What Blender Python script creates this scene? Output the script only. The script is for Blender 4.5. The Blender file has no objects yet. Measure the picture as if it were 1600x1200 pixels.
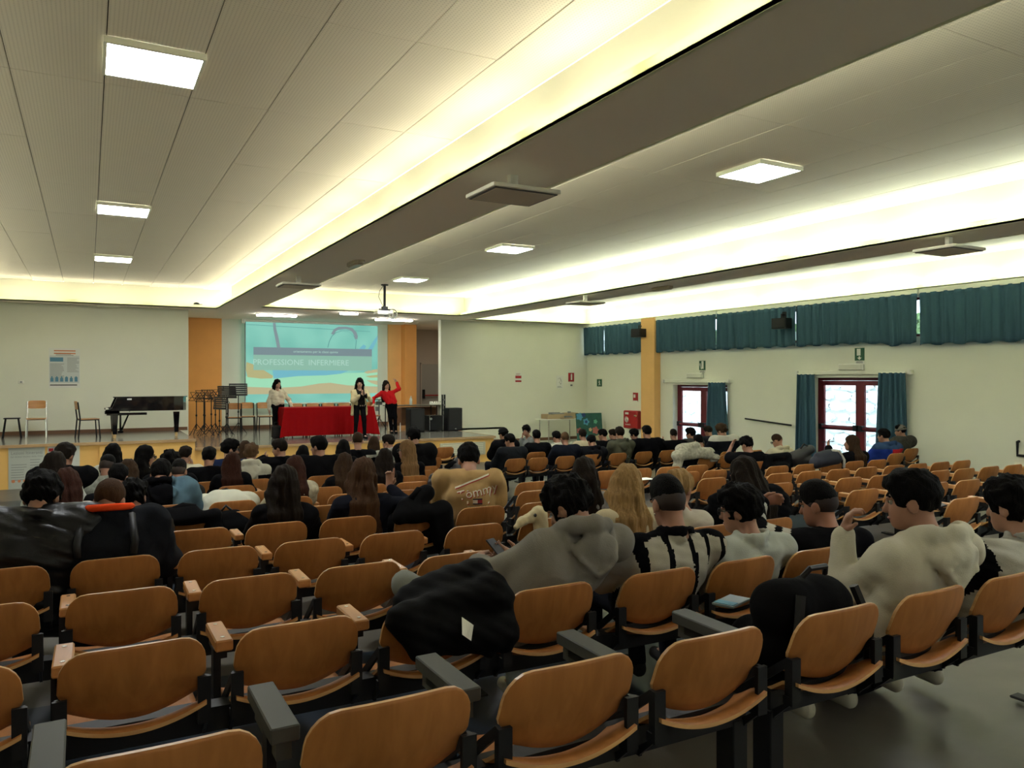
import bpy, bmesh, math, random
import numpy as np
from mathutils import Vector, Matrix
R = math.radians
rnd = random.Random(7)
C = bpy.context.scene.collection
SC = bpy.context.scene

# ------------------------------------------------------------------ camera, world, light, exposure
FPX, VPX, HY, EYE = 1205.0, 138.0, 592.0, 2.4
YAW = math.atan((800 - VPX) / FPX)
sY, cY = math.sin(YAW), math.cos(YAW)
cam = bpy.data.cameras.new('camera'); camo = bpy.data.objects.new('camera', cam); C.objects.link(camo)
camo.location = (0, 0, EYE); camo.rotation_euler = (R(90), 0, -YAW)
cam.sensor_width = 36; cam.lens = FPX / 1600 * 36; cam.shift_y = -(600 - HY) / 1600
cam.clip_start = .05; cam.clip_end = 300
SC.camera = camo
SC.view_settings.view_transform = 'Standard'; SC.view_settings.look = 'None'
SC.view_settings.exposure = 1.0; SC.view_settings.gamma = 1.0; SC.view_settings.use_curve_mapping = False
w = bpy.data.worlds.new('sky'); SC.world = w; w.use_nodes = True
bg = w.node_tree.nodes['Background']; bg.inputs[0].default_value = (.74, .88, 1.0, 1); bg.inputs[1].default_value = 3.6
COVE = (1.0, 1.0, .80)

def area(name, loc, sx, sy, power, color, rot=(0, 0, 0)):
    l = bpy.data.lights.new(name, 'AREA'); l.shape = 'RECTANGLE'; l.size = sx; l.size_y = sy
    l.energy = power; l.color = color
    o = bpy.data.objects.new(name, l); o.location = loc; o.rotation_euler = rot; C.objects.link(o)
    return o
COVE_W = 5.6
def cove_run(x0, y0, x1, y1, inward, step=1.52, p=COVE_W, col=COVE):
    """fluorescent battens lying in the cove trough: one face to the bay's ceiling, one to the wall of the cove"""
    L = math.hypot(x1 - x0, y1 - y0); n = max(1, int(L / step))
    for i in range(n):
        t = (i + .5) / n; loc = (x0 + (x1 - x0) * t, y0 + (y1 - y0) * t, 4.44)
        for tilt, k in ((66, .75), (-35, .25)):
            d = Vector((inward[0] * math.sin(R(tilt)), inward[1] * math.sin(R(tilt)), math.cos(R(tilt))))
            ax = Vector((x1 - x0, y1 - y0, 0)).normalized(); z = -d; y = z.cross(ax)
            o = area('cove_lamp', loc, L / n - .2, .04, p * k, col)
            o.rotation_euler = Matrix((ax, y, z)).transposed().to_euler()
WARM, GREEN = (1.0, .95, .78), (.89, 1.0, .88)
cove_run(3.30, -8.5, 3.30, 22.7, (-1, 0), col=WARM, p=COVE_W * .85)      # left bay, along the wide beam
cove_run(-2.2, 23.12, 3.2, 23.12, (0, -1), col=WARM, p=COVE_W * .85)     # left bay, over the piano wall
cove_run(-2.40, -8.5, -2.40, 22.7, (1, 0), col=WARM, p=COVE_W * .6)      # left bay, outer side
cove_run(4.00, -8.5, 4.00, 21.7, (1, 0), p=COVE_W * 1.5)                 # middle bay
cove_run(4.3, 22.02, 10.1, 22.02, (0, -1))
cove_run(10.30, -8.5, 10.30, 21.8, (-1, 0), col=GREEN, p=COVE_W * 1.6)
cove_run(10.95, -8.5, 10.95, 22.9, (1, 0), col=GREEN, p=COVE_W * 1.9)    # right bay
cove_run(11.2, 23.28, 15.8, 23.28, (0, -1), col=GREEN)
area('passage_fill', (11.6, 26.2, 4.25), .9, .12, 8, (1, .93, .8))           # added unseen light to brighten the side passage behind the stage wall
cove_run(15.98, -8.5, 15.98, 23.1, (-1, 0), col=GREEN, p=COVE_W * 1.9)

# ------------------------------------------------------------------ helpers
def fl(X, Y):
    return max(0.0, .838 - .057 * Y - .009 * max(0.0, X) + .03 * min(1.0, max(0.0, 2.95 - Y)))
def ray(px, py):
    u = (px - 800) / FPX
    return (sY + u * cY, cY - u * sY, -(py - HY) / FPX)
def at_y(px, py, Y):
    d = ray(px, py); t = Y / d[1]; return (t * d[0], Y, EYE + t * d[2])

def mat(name, col, rough=.6, metal=0.0, spec=.5, nscale=0, namp=0.0, bump=0.0, bscale=60, emit=None, estr=0, stretch=None, trans=0, coat=0):
    m = bpy.data.materials.new(name); m.use_nodes = True
    nt = m.node_tree; b = nt.nodes['Principled BSDF']
    b.inputs['Base Color'].default_value = (*col, 1); b.inputs['Roughness'].default_value = rough
    b.inputs['Metallic'].default_value = metal; b.inputs['Specular IOR Level'].default_value = spec
    if trans: b.inputs['Transmission Weight'].default_value = trans
    if coat: b.inputs['Coat Weight'].default_value = coat
    tc = None
    def coords():
        t = nt.nodes.new('ShaderNodeTexCoord'); mp = nt.nodes.new('ShaderNodeMapping')
        if stretch: mp.inputs['Scale'].default_value = stretch
        nt.links.new(t.outputs['Object'], mp.inputs[0]); return mp
    if namp:
        tc = coords(); n = nt.nodes.new('ShaderNodeTexNoise'); n.inputs['Scale'].default_value = nscale
        n.inputs['Detail'].default_value = 5; nt.links.new(tc.outputs[0], n.inputs[0])
        mx = nt.nodes.new('ShaderNodeMix'); mx.data_type = 'RGBA'
        mx.inputs[6].default_value = (*[c * (1 - namp) for c in col], 1)
        mx.inputs[7].default_value = (*[min(1, c * (1 + namp)) for c in col], 1)
        nt.links.new(n.outputs[0], mx.inputs[0]); nt.links.new(mx.outputs[2], b.inputs['Base Color'])
    if bump:
        tc = tc or coords(); n2 = nt.nodes.new('ShaderNodeTexNoise'); n2.inputs['Scale'].default_value = bscale
        n2.inputs['Detail'].default_value = 4; nt.links.new(tc.outputs[0], n2.inputs[0])
        bp = nt.nodes.new('ShaderNodeBump'); bp.inputs['Strength'].default_value = bump; bp.inputs['Distance'].default_value = .01
        nt.links.new(n2.outputs[0], bp.inputs['Height']); nt.links.new(bp.outputs[0], b.inputs['Normal'])
    if emit:
        b.inputs['Emission Color'].default_value = (*emit, 1); b.inputs['Emission Strength'].default_value = estr
    return m

def wood(name, c0, c1, scale=2.2, stretch=(1, 1, .09), rough=.36, spec=.4, coat=.0):
    m = bpy.data.materials.new(name); m.use_nodes = True; nt = m.node_tree; b = nt.nodes['Principled BSDF']
    t = nt.nodes.new('ShaderNodeTexCoord'); mp = nt.nodes.new('ShaderNodeMapping'); mp.inputs['Scale'].default_value = stretch
    oi = nt.nodes.new('ShaderNodeObjectInfo'); ad = nt.nodes.new('ShaderNodeVectorMath'); ad.operation = 'ADD'
    ml = nt.nodes.new('ShaderNodeMath'); ml.operation = 'MULTIPLY'; ml.inputs[1].default_value = 37
    nt.links.new(oi.outputs['Random'], ml.inputs[0])
    nt.links.new(t.outputs['Object'], ad.inputs[0]); nt.links.new(ml.outputs[0], ad.inputs[1])
    nt.links.new(ad.outputs[0], mp.inputs[0])
    n = nt.nodes.new('ShaderNodeTexNoise'); n.inputs['Scale'].default_value = scale * 12; n.inputs['Detail'].default_value = 6; n.inputs['Distortion'].default_value = .6
    nt.links.new(mp.outputs[0], n.inputs[0])
    n2 = nt.nodes.new('ShaderNodeTexNoise'); n2.inputs['Scale'].default_value = scale * 2.5; n2.inputs['Detail'].default_value = 2
    nt.links.new(mp.outputs[0], n2.inputs[0])
    mm = nt.nodes.new('ShaderNodeMath'); mm.operation = 'ADD'; nt.links.new(n.outputs[0], mm.inputs[0]); nt.links.new(n2.outputs[0], mm.inputs[1])
    rp = nt.nodes.new('ShaderNodeValToRGB'); rp.color_ramp.elements[0].position = .36; rp.color_ramp.elements[1].position = .64
    rp.color_ramp.elements[0].color = (*c0, 1); rp.color_ramp.elements[1].color = (*c1, 1)
    mh = nt.nodes.new('ShaderNodeMath'); mh.operation = 'MULTIPLY'; mh.inputs[1].default_value = .5
    nt.links.new(mm.outputs[0], mh.inputs[0]); nt.links.new(mh.outputs[0], rp.inputs[0]); nt.links.new(rp.outputs[0], b.inputs['Base Color'])
    b.inputs['Roughness'].default_value = rough; b.inputs['Specular IOR Level'].default_value = spec
    if coat: b.inputs['Coat Weight'].default_value = coat; b.inputs['Coat Roughness'].default_value = .2
    return m

def link(name, me, m=None, parent=None, loc=None, rot=None, label=None, cat=None, group=None, kind=None):
    o = bpy.data.objects.new(name, me); C.objects.link(o)
    if m is not None and me is not None and hasattr(me, 'materials'):
        for k in (m if isinstance(m, (list, tuple)) else [m]):
            if len(me.materials) == 0 or isinstance(m, (list, tuple)): me.materials.append(k)
    if parent is not None: o.parent = parent
    if loc: o.location = loc
    if rot: o.rotation_euler = rot
    if label: o['label'] = label
    if cat: o['category'] = cat
    if group: o['group'] = group
    if kind: o['kind'] = kind
    return o
def thing(name, label, cat, loc=(0, 0, 0), rz=0, group=None):
    return link(name, None, None, None, loc, (0, 0, rz), label, cat, group)

class MB:
    """collects shapes into one mesh"""
    def __init__(s): s.v = []; s.f = []; s.mi = []
    def add(s, vs, fs, mi=0):
        n = len(s.v); s.v += [tuple(v) for v in vs]; s.f += [tuple(i + n for i in f) for f in fs]; s.mi += [mi] * len(fs); return s
    def box(s, x0, y0, z0, x1, y1, z1, mi=0, M=None):
        x0, x1 = min(x0, x1), max(x0, x1); y0, y1 = min(y0, y1), max(y0, y1); z0, z1 = min(z0, z1), max(z0, z1)
        vs = [(x0, y0, z0), (x1, y0, z0), (x1, y1, z0), (x0, y1, z0), (x0, y0, z1), (x1, y0, z1), (x1, y1, z1), (x0, y1, z1)]
        if M is not None: vs = [M @ Vector(v) for v in vs]
        return s.add(vs, [(0, 3, 2, 1), (4, 5, 6, 7), (0, 1, 5, 4), (1, 2, 6, 5), (2, 3, 7, 6), (3, 0, 4, 7)], mi)
    def bbox(s, x0, y0, z0, x1, y1, z1, b=.006, mi=0, M=None):
        """box with bevelled edges"""
        bm = bmesh.new(); bmesh.ops.create_cube(bm, size=1)
        for v in bm.verts:
            v.co = ((x0 + x1) / 2 + v.co.x * (x1 - x0), (y0 + y1) / 2 + v.co.y * (y1 - y0), (z0 + z1) / 2 + v.co.z * (z1 - z0))
        bmesh.ops.bevel(bm, geom=list(bm.edges), offset=b, segments=1, affect='EDGES', profile=.5)
        bm.verts.index_update()
        vs = [(M @ v.co if M is not None else v.co.copy()) for v in bm.verts]; fs = [[v.index for v in f.verts] for f in bm.faces]; bm.free()
        return s.add(vs, fs, mi)
    def tube(s, pts, r, n=8, mi=0, r1=None, cap=True):
        P = [Vector(p) for p in pts]; k = len(P); r1 = r if r1 is None else r1; vs = []; fs = []
        up = None
        for i, p in enumerate(P):
            d = (P[min(i + 1, k - 1)] - P[max(i - 1, 0)]).normalized()
            if up is None: up = d.orthogonal().normalized()
            a = (up - d * up.dot(d)); a = a.normalized() if a.length > 1e-6 else d.orthogonal().normalized(); up = a; b = d.cross(a)
            rr = r + (r1 - r) * i / max(1, k - 1)
            for j in range(n):
                t = 2 * math.pi * j / n; vs.append(p + (a * math.cos(t) + b * math.sin(t)) * rr)
        for i in range(k - 1):
            for j in range(n):
                fs.append((i * n + j, i * n + (j + 1) % n, (i + 1) * n + (j + 1) % n, (i + 1) * n + j))
        if cap: fs.append(tuple(range(n - 1, -1, -1))); fs.append(tuple((k - 1) * n + j for j in range(n)))
        return s.add(vs, fs, mi)
    def prism(s, poly, axis, a, b, mi=0):
        """polygon of 2-D points extruded along axis x/y/z from a to b"""
        def p3(p, t): return {'x': (t, p[0], p[1]), 'y': (p[0], t, p[1]), 'z': (p[0], p[1], t)}[axis]
        n = len(poly); vs = [p3(p, a) for p in poly] + [p3(p, b) for p in poly]
        fs = [tuple(range(n - 1, -1, -1)), tuple(range(n, 2 * n))] + [(i, (i + 1) % n, n + (i + 1) % n, n + i) for i in range(n)]
        return s.add(vs, fs, mi)
    def ball(s, c, r, n=10, m=7, mi=0):
        r = (r, r, r) if not isinstance(r, (tuple, list)) else r; vs = []; fs = []
        for i in range(m + 1):
            th = math.pi * i / m
            for j in range(n):
                ph = 2 * math.pi * j / n
                vs.append((c[0] + r[0] * math.sin(th) * math.cos(ph), c[1] + r[1] * math.sin(th) * math.sin(ph), c[2] + r[2] * math.cos(th)))
        for i in range(m):
            for j in range(n): fs.append((i * n + j, (i + 1) * n + j, (i + 1) * n + (j + 1) % n, i * n + (j + 1) % n))
        return s.add(vs, fs, mi)
    def lathe(s, prof, n=16, c=(0, 0, 0), mi=0):
        vs = []; fs = []; k = len(prof)
        for r, z in prof:
            for j in range(n):
                t = 2 * math.pi * j / n; vs.append((c[0] + r * math.cos(t), c[1] + r * math.sin(t), c[2] + z))
        for i in range(k - 1):
            for j in range(n): fs.append((i * n + j, i * n + (j + 1) % n, (i + 1) * n + (j + 1) % n, (i + 1) * n + j))
        fs.append(tuple(range(n - 1, -1, -1))); fs.append(tuple((k - 1) * n + j for j in range(n)))
        return s.add(vs, fs, mi)
    def mesh(s, name, fix=True, smooth=False):
        me = bpy.data.meshes.new(name); me.from_pydata(s.v, [], s.f)
        if any(s.mi): me.polygons.foreach_set('material_index', s.mi)
        if fix:
            bm = bmesh.new(); bm.from_mesh(me); bmesh.ops.recalc_face_normals(bm, faces=bm.faces); bm.to_mesh(me); bm.free()
        if smooth: me.polygons.foreach_set('use_smooth', [True] * len(me.polygons))
        me.update(); return me
    def obj(s, name, m, parent=None, smooth=False, **kw):
        return link(name, s.mesh(name, smooth=smooth), m, parent, **kw)
def struct(name, mb, m, parent=None):
    return mb.obj(name, m, parent, kind='structure')

def text_mesh(txt, size, align='CENTER', extrude=.0008):
    cu = bpy.data.curves.new('lettering', 'FONT'); cu.body = txt; cu.size = size; cu.align_x = align; cu.align_y = 'CENTER'
    cu.extrude = extrude; cu.resolution_u = 2
    o = bpy.data.objects.new('lettering', cu); C.objects.link(o)
    dg = bpy.context.evaluated_depsgraph_get(); me = bpy.data.meshes.new_from_object(o.evaluated_get(dg))
    bpy.data.objects.remove(o); bpy.data.curves.remove(cu); return me
def text(txt, size, m, parent, loc, rot, align='CENTER', name='lettering', sx=1.0):
    me = text_mesh(txt, size, align); o = link(name, me, m, parent, loc, rot); o.scale = (sx, 1, 1); return o

# ------------------------------------------------------------------ materials
M = {}
M['wall'] = mat('wall_paint', (.74, .745, .62), .85, bump=.12, bscale=220, nscale=1.5, namp=.03)
M['soffit'] = mat('soffit_paint', (.90, .83, .70), .9, bump=.06, bscale=180)
M['cove'] = mat('cove_paint', (.82, .83, .70), .85)
M['ochre'] = mat('ochre_paint', (.80, .37, .10), .8, nscale=3, namp=.06)
M['ochre_front'] = mat('ochre_stage_front', (.80, .48, .14), .7, nscale=3, namp=.08)
M['trim_wood'] = wood('stage_edge_wood', (.40, .25, .12), (.52, .35, .18), stretch=(.2, 1, 1))
M['brown'] = mat('brown_baseboard', (.16, .075, .035), .55)
M['black'] = mat('black_steel', (.006, .006, .0065), .55, spec=.3)
M['blackgloss'] = mat('black_lacquer', (.006, .006, .007), .08, spec=.6, coat=1)
M['blackplastic'] = mat('black_plastic', (.008, .008, .009), .5, spec=.3)
M['white'] = mat('white_plastic', (.75, .74, .66), .5)
M['whitepaper'] = mat('white_paper', (.72, .73, .66), .8)
M['ink'] = mat('dark_ink', (.02, .02, .022), .8)
M['inkgrey'] = mat('grey_ink', (.22, .23, .22), .8)
M['inkblue'] = mat('blue_ink', (.10, .25, .35), .8)
M['inkorange'] = mat('orange_ink', (.6, .22, .10), .8)
M['signred'] = mat('sign_red', (.35, .012, .012), .5)
M['signgreen'] = mat('sign_green', (.005, .09, .035), .5)
M['chrome'] = mat('chrome', (.7, .7, .68), .25, metal=1)
M['brass'] = mat('brass', (.7, .5, .25), .35, metal=1)
M['doorred'] = mat('dark_red_frame', (.13, .006, .014), .4, spec=.4)
M['curtain'] = mat('teal_curtain', (.05, .108, .145), .9, spec=.1, bump=.1, bscale=400)
M['redcloth'] = mat('red_tablecloth', (.25, .0022, .0035), .85, spec=.1, bump=.1, bscale=300)
M['grey_arm'] = mat('grey_armrest_plastic', (.055, .058, .052), .6, spec=.3)
M['ply'] = wood('beech_plywood', (.275, .106, .027), (.38, .153, .043), rough=.5, spec=.25)
M['plyedge'] = wood('plywood_edge', (.42, .22, .085), (.56, .32, .13), stretch=(.3, .3, 3))
M['armwood'] = wood('armrest_wood', (.33, .15, .05), (.45, .22, .075), stretch=(1, .12, 1))
M['stagechair'] = wood('orange_plywood', (.42, .19, .06), (.55, .27, .09), stretch=(.15, 1, 1), coat=.4)
M['led'] = mat('led_diffuser', (.9, .9, .9), .5, emit=(.95, .985, 1.0), estr=36.0)
M['tube'] = mat('lit_tube', (.9, .9, .9), .5, emit=(1.0, .97, .90), estr=26.0)
M['glass'] = mat('window_glass', (.9, .97, 1.0), .02, trans=1.0, spec=.5)
M['walnut'] = wood('brown_cabinet_wood', (.12, .05, .022), (.19, .085, .035), stretch=(1, 1, .1))
# ------------------------------------------------------------------ the room
ZS, ZC = 4.36, 4.96            # soffit and upper ceiling heights
WB = 23.5                      # wall behind the piano
XL, XR, YR = -2.6, 16.05, -9.0
# floor: sloping towards the stage, flat in front of it
def floor_mat():
    m = bpy.data.materials.new('linoleum_floor'); m.use_nodes = True; nt = m.node_tree; b = nt.nodes['Principled BSDF']
    t = nt.nodes.new('ShaderNodeTexCoord'); sp = nt.nodes.new('ShaderNodeSeparateXYZ'); nt.links.new(t.outputs['Object'], sp.inputs[0])
    def mth(op, a, bv):
        n = nt.nodes.new('ShaderNodeMath'); n.operation = op
        for i, q in enumerate((a, bv)):
            if isinstance(q, (int, float)): n.inputs[i].default_value = q
            else: nt.links.new(q, n.inputs[i])
        return n.outputs[0]
    f = mth('FRACT', mth('DIVIDE', mth('SUBTRACT', sp.outputs[1], 2.95), 4.3), 0)
    isb = mth('MULTIPLY', mth('LESS_THAN', f, .5), mth('GREATER_THAN', sp.outputs[1], 2.95))
    n = nt.nodes.new('ShaderNodeTexNoise'); n.inputs['Scale'].default_value = 3.5; n.inputs['Detail'].default_value = 6
    nt.links.new(t.outputs['Object'], n.inputs[0])
    def ramp(a, c):
        r = nt.nodes.new('ShaderNodeValToRGB'); r.color_ramp.elements[0].position = .3; r.color_ramp.elements[1].position = .7
        r.color_ramp.elements[0].color = (*a, 1); r.color_ramp.elements[1].color = (*c, 1); nt.links.new(n.outputs[0], r.inputs[0]); return r.outputs[0]
    mx = nt.nodes.new('ShaderNodeMix'); mx.data_type = 'RGBA'; nt.links.new(isb, mx.inputs[0])
    nt.links.new(ramp((.088, .080, .067), (.115, .105, .088)), mx.inputs[6]); nt.links.new(ramp((.008, .017, .030), (.012, .024, .040)), mx.inputs[7])
    nt.links.new(mx.outputs[2], b.inputs['Base Color']); b.inputs['Roughness'].default_value = .38; b.inputs['Specular IOR Level'].default_value = .32
    return m
mb = MB(); xs = np.linspace(XL, XR + .05, 24); ys = np.linspace(YR, WB, 131); nx = len(xs)
for y in ys:
    for x in xs: mb.v.append((x, y, fl(x, y)))
for j in range(len(ys) - 1):
    for i in range(nx - 1): mb.f.append((j * nx + i, j * nx + i + 1, (j + 1) * nx + i + 1, (j + 1) * nx + i)); mb.mi.append(0)
struct('floor', mb, floor_mat())
# walls
struct('wall_back', MB().box(XL, WB, 0, 2.48, WB + .2, ZC), M['wall'])
struct('wall_back_right', MB().box(10.22, WB, 0, XR + .3, WB + .2, ZC), M['wall'])
struct('wall_left', MB().box(XL - .2, YR, 0, XL, WB, ZC), M['wall'])
struct('wall_rear', MB().box(XL, YR - .2, 0, XR + .3, YR, ZC + .1), M['wall'])
# alcove behind the stage opening
YA = 26.6
struct('wall_alcove', MB().box(2.28, YA, .5, 10.45, YA + .2, ZS).box(2.28, WB + .2, .5, 2.48, YA + .2, ZS), M['wall'])
M['passage'] = mat('passage_paint', (.50, .42, .33), .85)
struct('wall_passage', MB().box(10.4, 28.6, .5, 12.8, 28.8, ZS).box(12.6, WB + .2, .5, 12.8, 28.6, ZS).box(10.25, YA + .2, .5, 10.4, 28.8, ZS), M['passage'])
struct('trim_1', MB().box(2.48, YA - .08, .74, 3.80, YA, ZS), M['ochre'])
M['ochre2'] = mat('ochre_paint_pale', (.78, .45, .16), .8, nscale=3, namp=.06)
struct('trim_2', MB().box(9.48, YA - .06, .74, 9.98, YA, ZS), M['ochre2'])
struct('trim_3', MB().box(9.98, YA - .45, .74, 10.42, YA + .2, ZS), M['ochre'])
# right wall: openings for two doors and a clerestory band behind the short curtains
D1 = (16.4, 18.75, .0, 2.22); D2 = (10.98, 13.42, .14, 2.43); CZ = (3.34, 4.22)
mb = MB(); X0, X1 = XR, XR + .32
ysplit = [YR, D2[0], D2[1], D1[0], D1[1], WB + .2]
for a, b2 in zip(ysplit[:-1], ysplit[1:]):
    top = CZ[0]
    d = D2 if (a, b2) == D2[:2] else D1 if (a, b2) == D1[:2] else None
    mb.box(X0, a, d[3] if d else -.1, X1, b2, top)
    if d and d[2] > 0.01: mb.box(X0, a, -.1, X1, b2, d[2])
mb.box(X0, YR, CZ[1], X1, WB + .2, ZC)
for y in np.arange(YR, WB, 3.05): mb.box(X0, y - .1, CZ[0], X1, y + .1, CZ[1])
struct('wall_right', mb, M['wall'])
struct('pillar_right', MB().box(15.80, 19.35, 0, XR, 20.02, ZS), [M['ochre2']])
# clerestory glazing
mb = MB(); mb2 = MB()
yy = list(np.arange(YR, WB, 3.05)) + [WB]
for a, b2 in zip(yy[:-1], yy[1:]):
    mb.box(XR + .2, a + .1, CZ[0], XR + .206, b2 - .1, CZ[1])
    mb2.box(XR + .18, a + .1, CZ[0], XR + .23, b2 - .1, CZ[0] + .06).box(XR + .18, a + .1, CZ[1] - .06, XR + .23, b2 - .1, CZ[1]).box(XR + .18, (a + b2) / 2 - .03, CZ[0], XR + .23, (a + b2) / 2 + .03, CZ[1])
win = struct('window_1', mb2, M['doorred']); mb.obj('pane', M['glass'], win)
# baseboards
struct('baseboard_back', MB().box(XL, WB - .02, .96, 2.45, WB, 1.05), M['brown'])
struct('baseboard_alcove', MB().box(3.8, YA - .02, .74, 9.48, YA, .86), M['brown'])
struct('baseboard_back_right', MB().box(10.36, WB - .02, .0, XR, WB, .32), M['brown'])
struct('baseboard_right', MB().box(XR - .015, D1[1] + .02, 0, XR, WB, .1).box(XR - .015, D2[1] + .02, 0, XR, D1[0] - .02, .12), M['brown'])
# soffits, beams and coves -------------------------------------------------
BAYS = [(XL + .0, 3.15, -2.23, 22.92, -.0), (4.15, 10.15, 4.15, 21.85, 0), (11.1, 15.88, 11.1, 23.1, 0)]
sf = MB(); lip = MB(); web = MB()
T = .03
def lip_x(x, y0, y1, side):      # lip running along y; side = +1: recess lies to +x
    lip.box(x - (.0 if side > 0 else .04), y0, ZS, x + (.04 if side > 0 else 0), y1, ZS + .11) if False else None
sf.box(3.15, YR, ZS, 4.15, 21.85, ZS + T)                # wide beam
sf.box(10.15, YR, ZS, 11.1, 21.85, ZS + T)               # narrow beam
sf.box(XL, YR, ZS, -2.23, 22.92, ZS + T)                 # strip along the left wall
sf.box(15.88, YR, ZS, XR, 23.1, ZS + T)                  # strip along the window wall
sf.box(XL, 22.92, ZS, 3.15, WB, ZS + T); sf.box(3.15, 21.85, ZS, 11.1, WB, ZS + T); sf.box(11.1, 23.1, ZS, XR, WB, ZS + T)
sf.box(2.28, WB, ZS, 12.8, 28.8, ZS + T)                 # over the stage alcove
struct('ceiling_soffit', sf, M['soffit'])
h = .10; tk = .035
for (x, y0, y1) in ((3.15, YR, 22.92), (4.15 - tk, YR, 21.85), (10.15, YR, 21.85), (11.1 - tk, YR, 23.1), (-2.23 - tk, YR, 22.92), (15.88, YR, 23.1)):
    lip.box(x, y0, ZS - .002, x + tk, y1, ZS + h)
for (x0, x1, y) in ((-2.23, 3.15, 22.92), (4.15, 10.15, 21.85), (11.1, 15.88, 23.1)):
    lip.box(x0 - tk, y, ZS - .002, x1 + tk, y + tk, ZS + h)
M['lip'] = mat('cove_lip_paint', (.86, .87, .72), .85)
M['lip_t'] = mat('translucent_cove_lip', (.86, .88, .70), .7)       # translucency added to brighten the lip with the cove lamps' light
_n = M['lip_t'].node_tree; _t = _n.nodes.new('ShaderNodeBsdfTranslucent'); _t.inputs[0].default_value = (.90, .94, .74, 1); _m = _n.nodes.new('ShaderNodeMixShader'); _m.inputs[0].default_value = .55
_n.links.new(_n.nodes['Principled BSDF'].outputs[0], _m.inputs[1]); _n.links.new(_t.outputs[0], _m.inputs[2]); _n.links.new(_m.outputs[0], _n.nodes['Material Output'].inputs[0])
struct('trim_4', lip, M['lip_t'])
for (x0, x1) in ((3.45, 3.85), (10.45, 10.80)): web.box(x0, YR, ZS + T, x1, 22.2, ZC)
web.box(3.45, 22.2, ZS + T, 10.8, 22.4, ZC)                # upstand behind the middle bay's far cove
web.box(XL, YR, ZS + T, XL + .02, WB, ZC).box(XR - .02, YR, ZS + T, XR, WB, ZC)
web.box(XL, WB - .02, ZS + T, 3.6, WB, ZC).box(10.7, WB - .02, ZS + T, XR, WB, ZC)
struct('wall_cove', web, M['cove'])
# upper ceiling of perforated panels, each panel a piece of its own
def panel_mat():
    m = bpy.data.materials.new('perforated_panel'); m.use_nodes = True; nt = m.node_tree; b = nt.nodes['Principled BSDF']
    t = nt.nodes.new('ShaderNodeTexCoord')
    def vm(op, a, v=None):
        n = nt.nodes.new('ShaderNodeVectorMath'); n.operation = op; nt.links.new(a, n.inputs[0])
        if v is not None: n.inputs[1].default_value = v
        return n
    fr = vm('FRACTION', vm('MULTIPLY', t.outputs['Object'], (36, 36, 0)).outputs[0])
    ln = vm('LENGTH', vm('SUBTRACT', fr.outputs[0], (.5, .5, 0)).outputs[0])
    lt = nt.nodes.new('ShaderNodeMath'); lt.operation = 'LESS_THAN'; lt.inputs[1].default_value = .22; nt.links.new(ln.outputs['Value'], lt.inputs[0])
    n = nt.nodes.new('ShaderNodeTexNoise'); n.inputs['Scale'].default_value = 1.3; nt.links.new(t.outputs['Object'], n.inputs[0])
    mx0 = nt.nodes.new('ShaderNodeMix'); mx0.data_type = 'RGBA'; mx0.inputs[6].default_value = (.80, .745, .62, 1); mx0.inputs[7].default_value = (.85, .79, .66, 1); nt.links.new(n.outputs[0], mx0.inputs[0])
    mx = nt.nodes.new('ShaderNodeMix'); mx.data_type = 'RGBA'; mx.inputs[7].default_value = (.64, .59, .49, 1)
    nt.links.new(lt.outputs[0], mx.inputs[0]); nt.links.new(mx0.outputs[2], mx.inputs[6]); nt.links.new(mx.outputs[2], b.inputs['Base Color'])
    b.inputs['Roughness'].default_value = .9; return m
PM = panel_mat(); GAP = mat('ceiling_gap', (.10, .09, .07), .9)
pitch = .69
for bi, (x0, x1, off) in enumerate(((XL, 3.45, .12), (3.85, 10.45, 6.85), (10.80, XR, 12.4))):
    root = struct('ceiling', MB().box(x0, YR, ZC + .02, x1, WB, ZC + .06), GAP)
    edges = [x0] + [off + pitch * k for k in range(-20, 20) if x0 + .12 < off + pitch * k < x1 - .12] + [x1]
    shared = {}
    Lp = 2.07
    for a, b2 in zip(edges[:-1], edges[1:]):
        y = YR
        while y < (22.2 if bi == 1 else WB) - .1:
            ye = min(y + Lp, 22.2 if bi == 1 else WB)
            key = (round(b2 - a, 3), round(ye - y, 3))
            if key not in shared: shared[key] = MB().box(.004, .003, 0, b2 - a - .004, ye - y - .003, .02).mesh('ceiling_panel'); shared[key].materials.append(PM)
            z = ZC + (rnd.random() * .004)
            link('ceiling_panel', shared[key], None, root, (a, y, z))
            y += Lp
# ------------------------------------------------------------------ stage
stone = mat('polished_stage_stone', (.17, .165, .15), .16, spec=.5, nscale=14, namp=.22)
YS = 19.9
struct('floor_stage_wing', MB().box(XL, YS, .90, 2.24, WB, .96), stone)
struct('floor_stage', MB().box(2.24, YS, .68, 10.36, 28.6, .74).box(10.36, WB, .68, 12.6, 28.6, .74), stone)
struct('wall_stage_front_wing', MB().box(XL, YS + .02, -.05, .22, WB, .90).box(.22, YS - .05, -.05, 2.24, WB, .90), M['ochre_front'])
struct('wall_stage_front', MB().box(2.24, YS + .02, -.05, 10.34, WB, .68), M['ochre_front'])
struct('trim_5', MB().box(XL, YS - .03, .90, .22, YS, .965).box(.22, YS - .08, .90, 2.26, YS - .05, .965).box(2.26, YS - .03, .68, 10.38, YS, .745).box(10.36, YS, .68, 10.38, WB, .745), M['trim_wood'])
struct('floor_back_right', MB().box(10.38, 21.2, -.02, XR, WB, .22), mat('pale_platform', (.42, .42, .37), .5))
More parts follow.
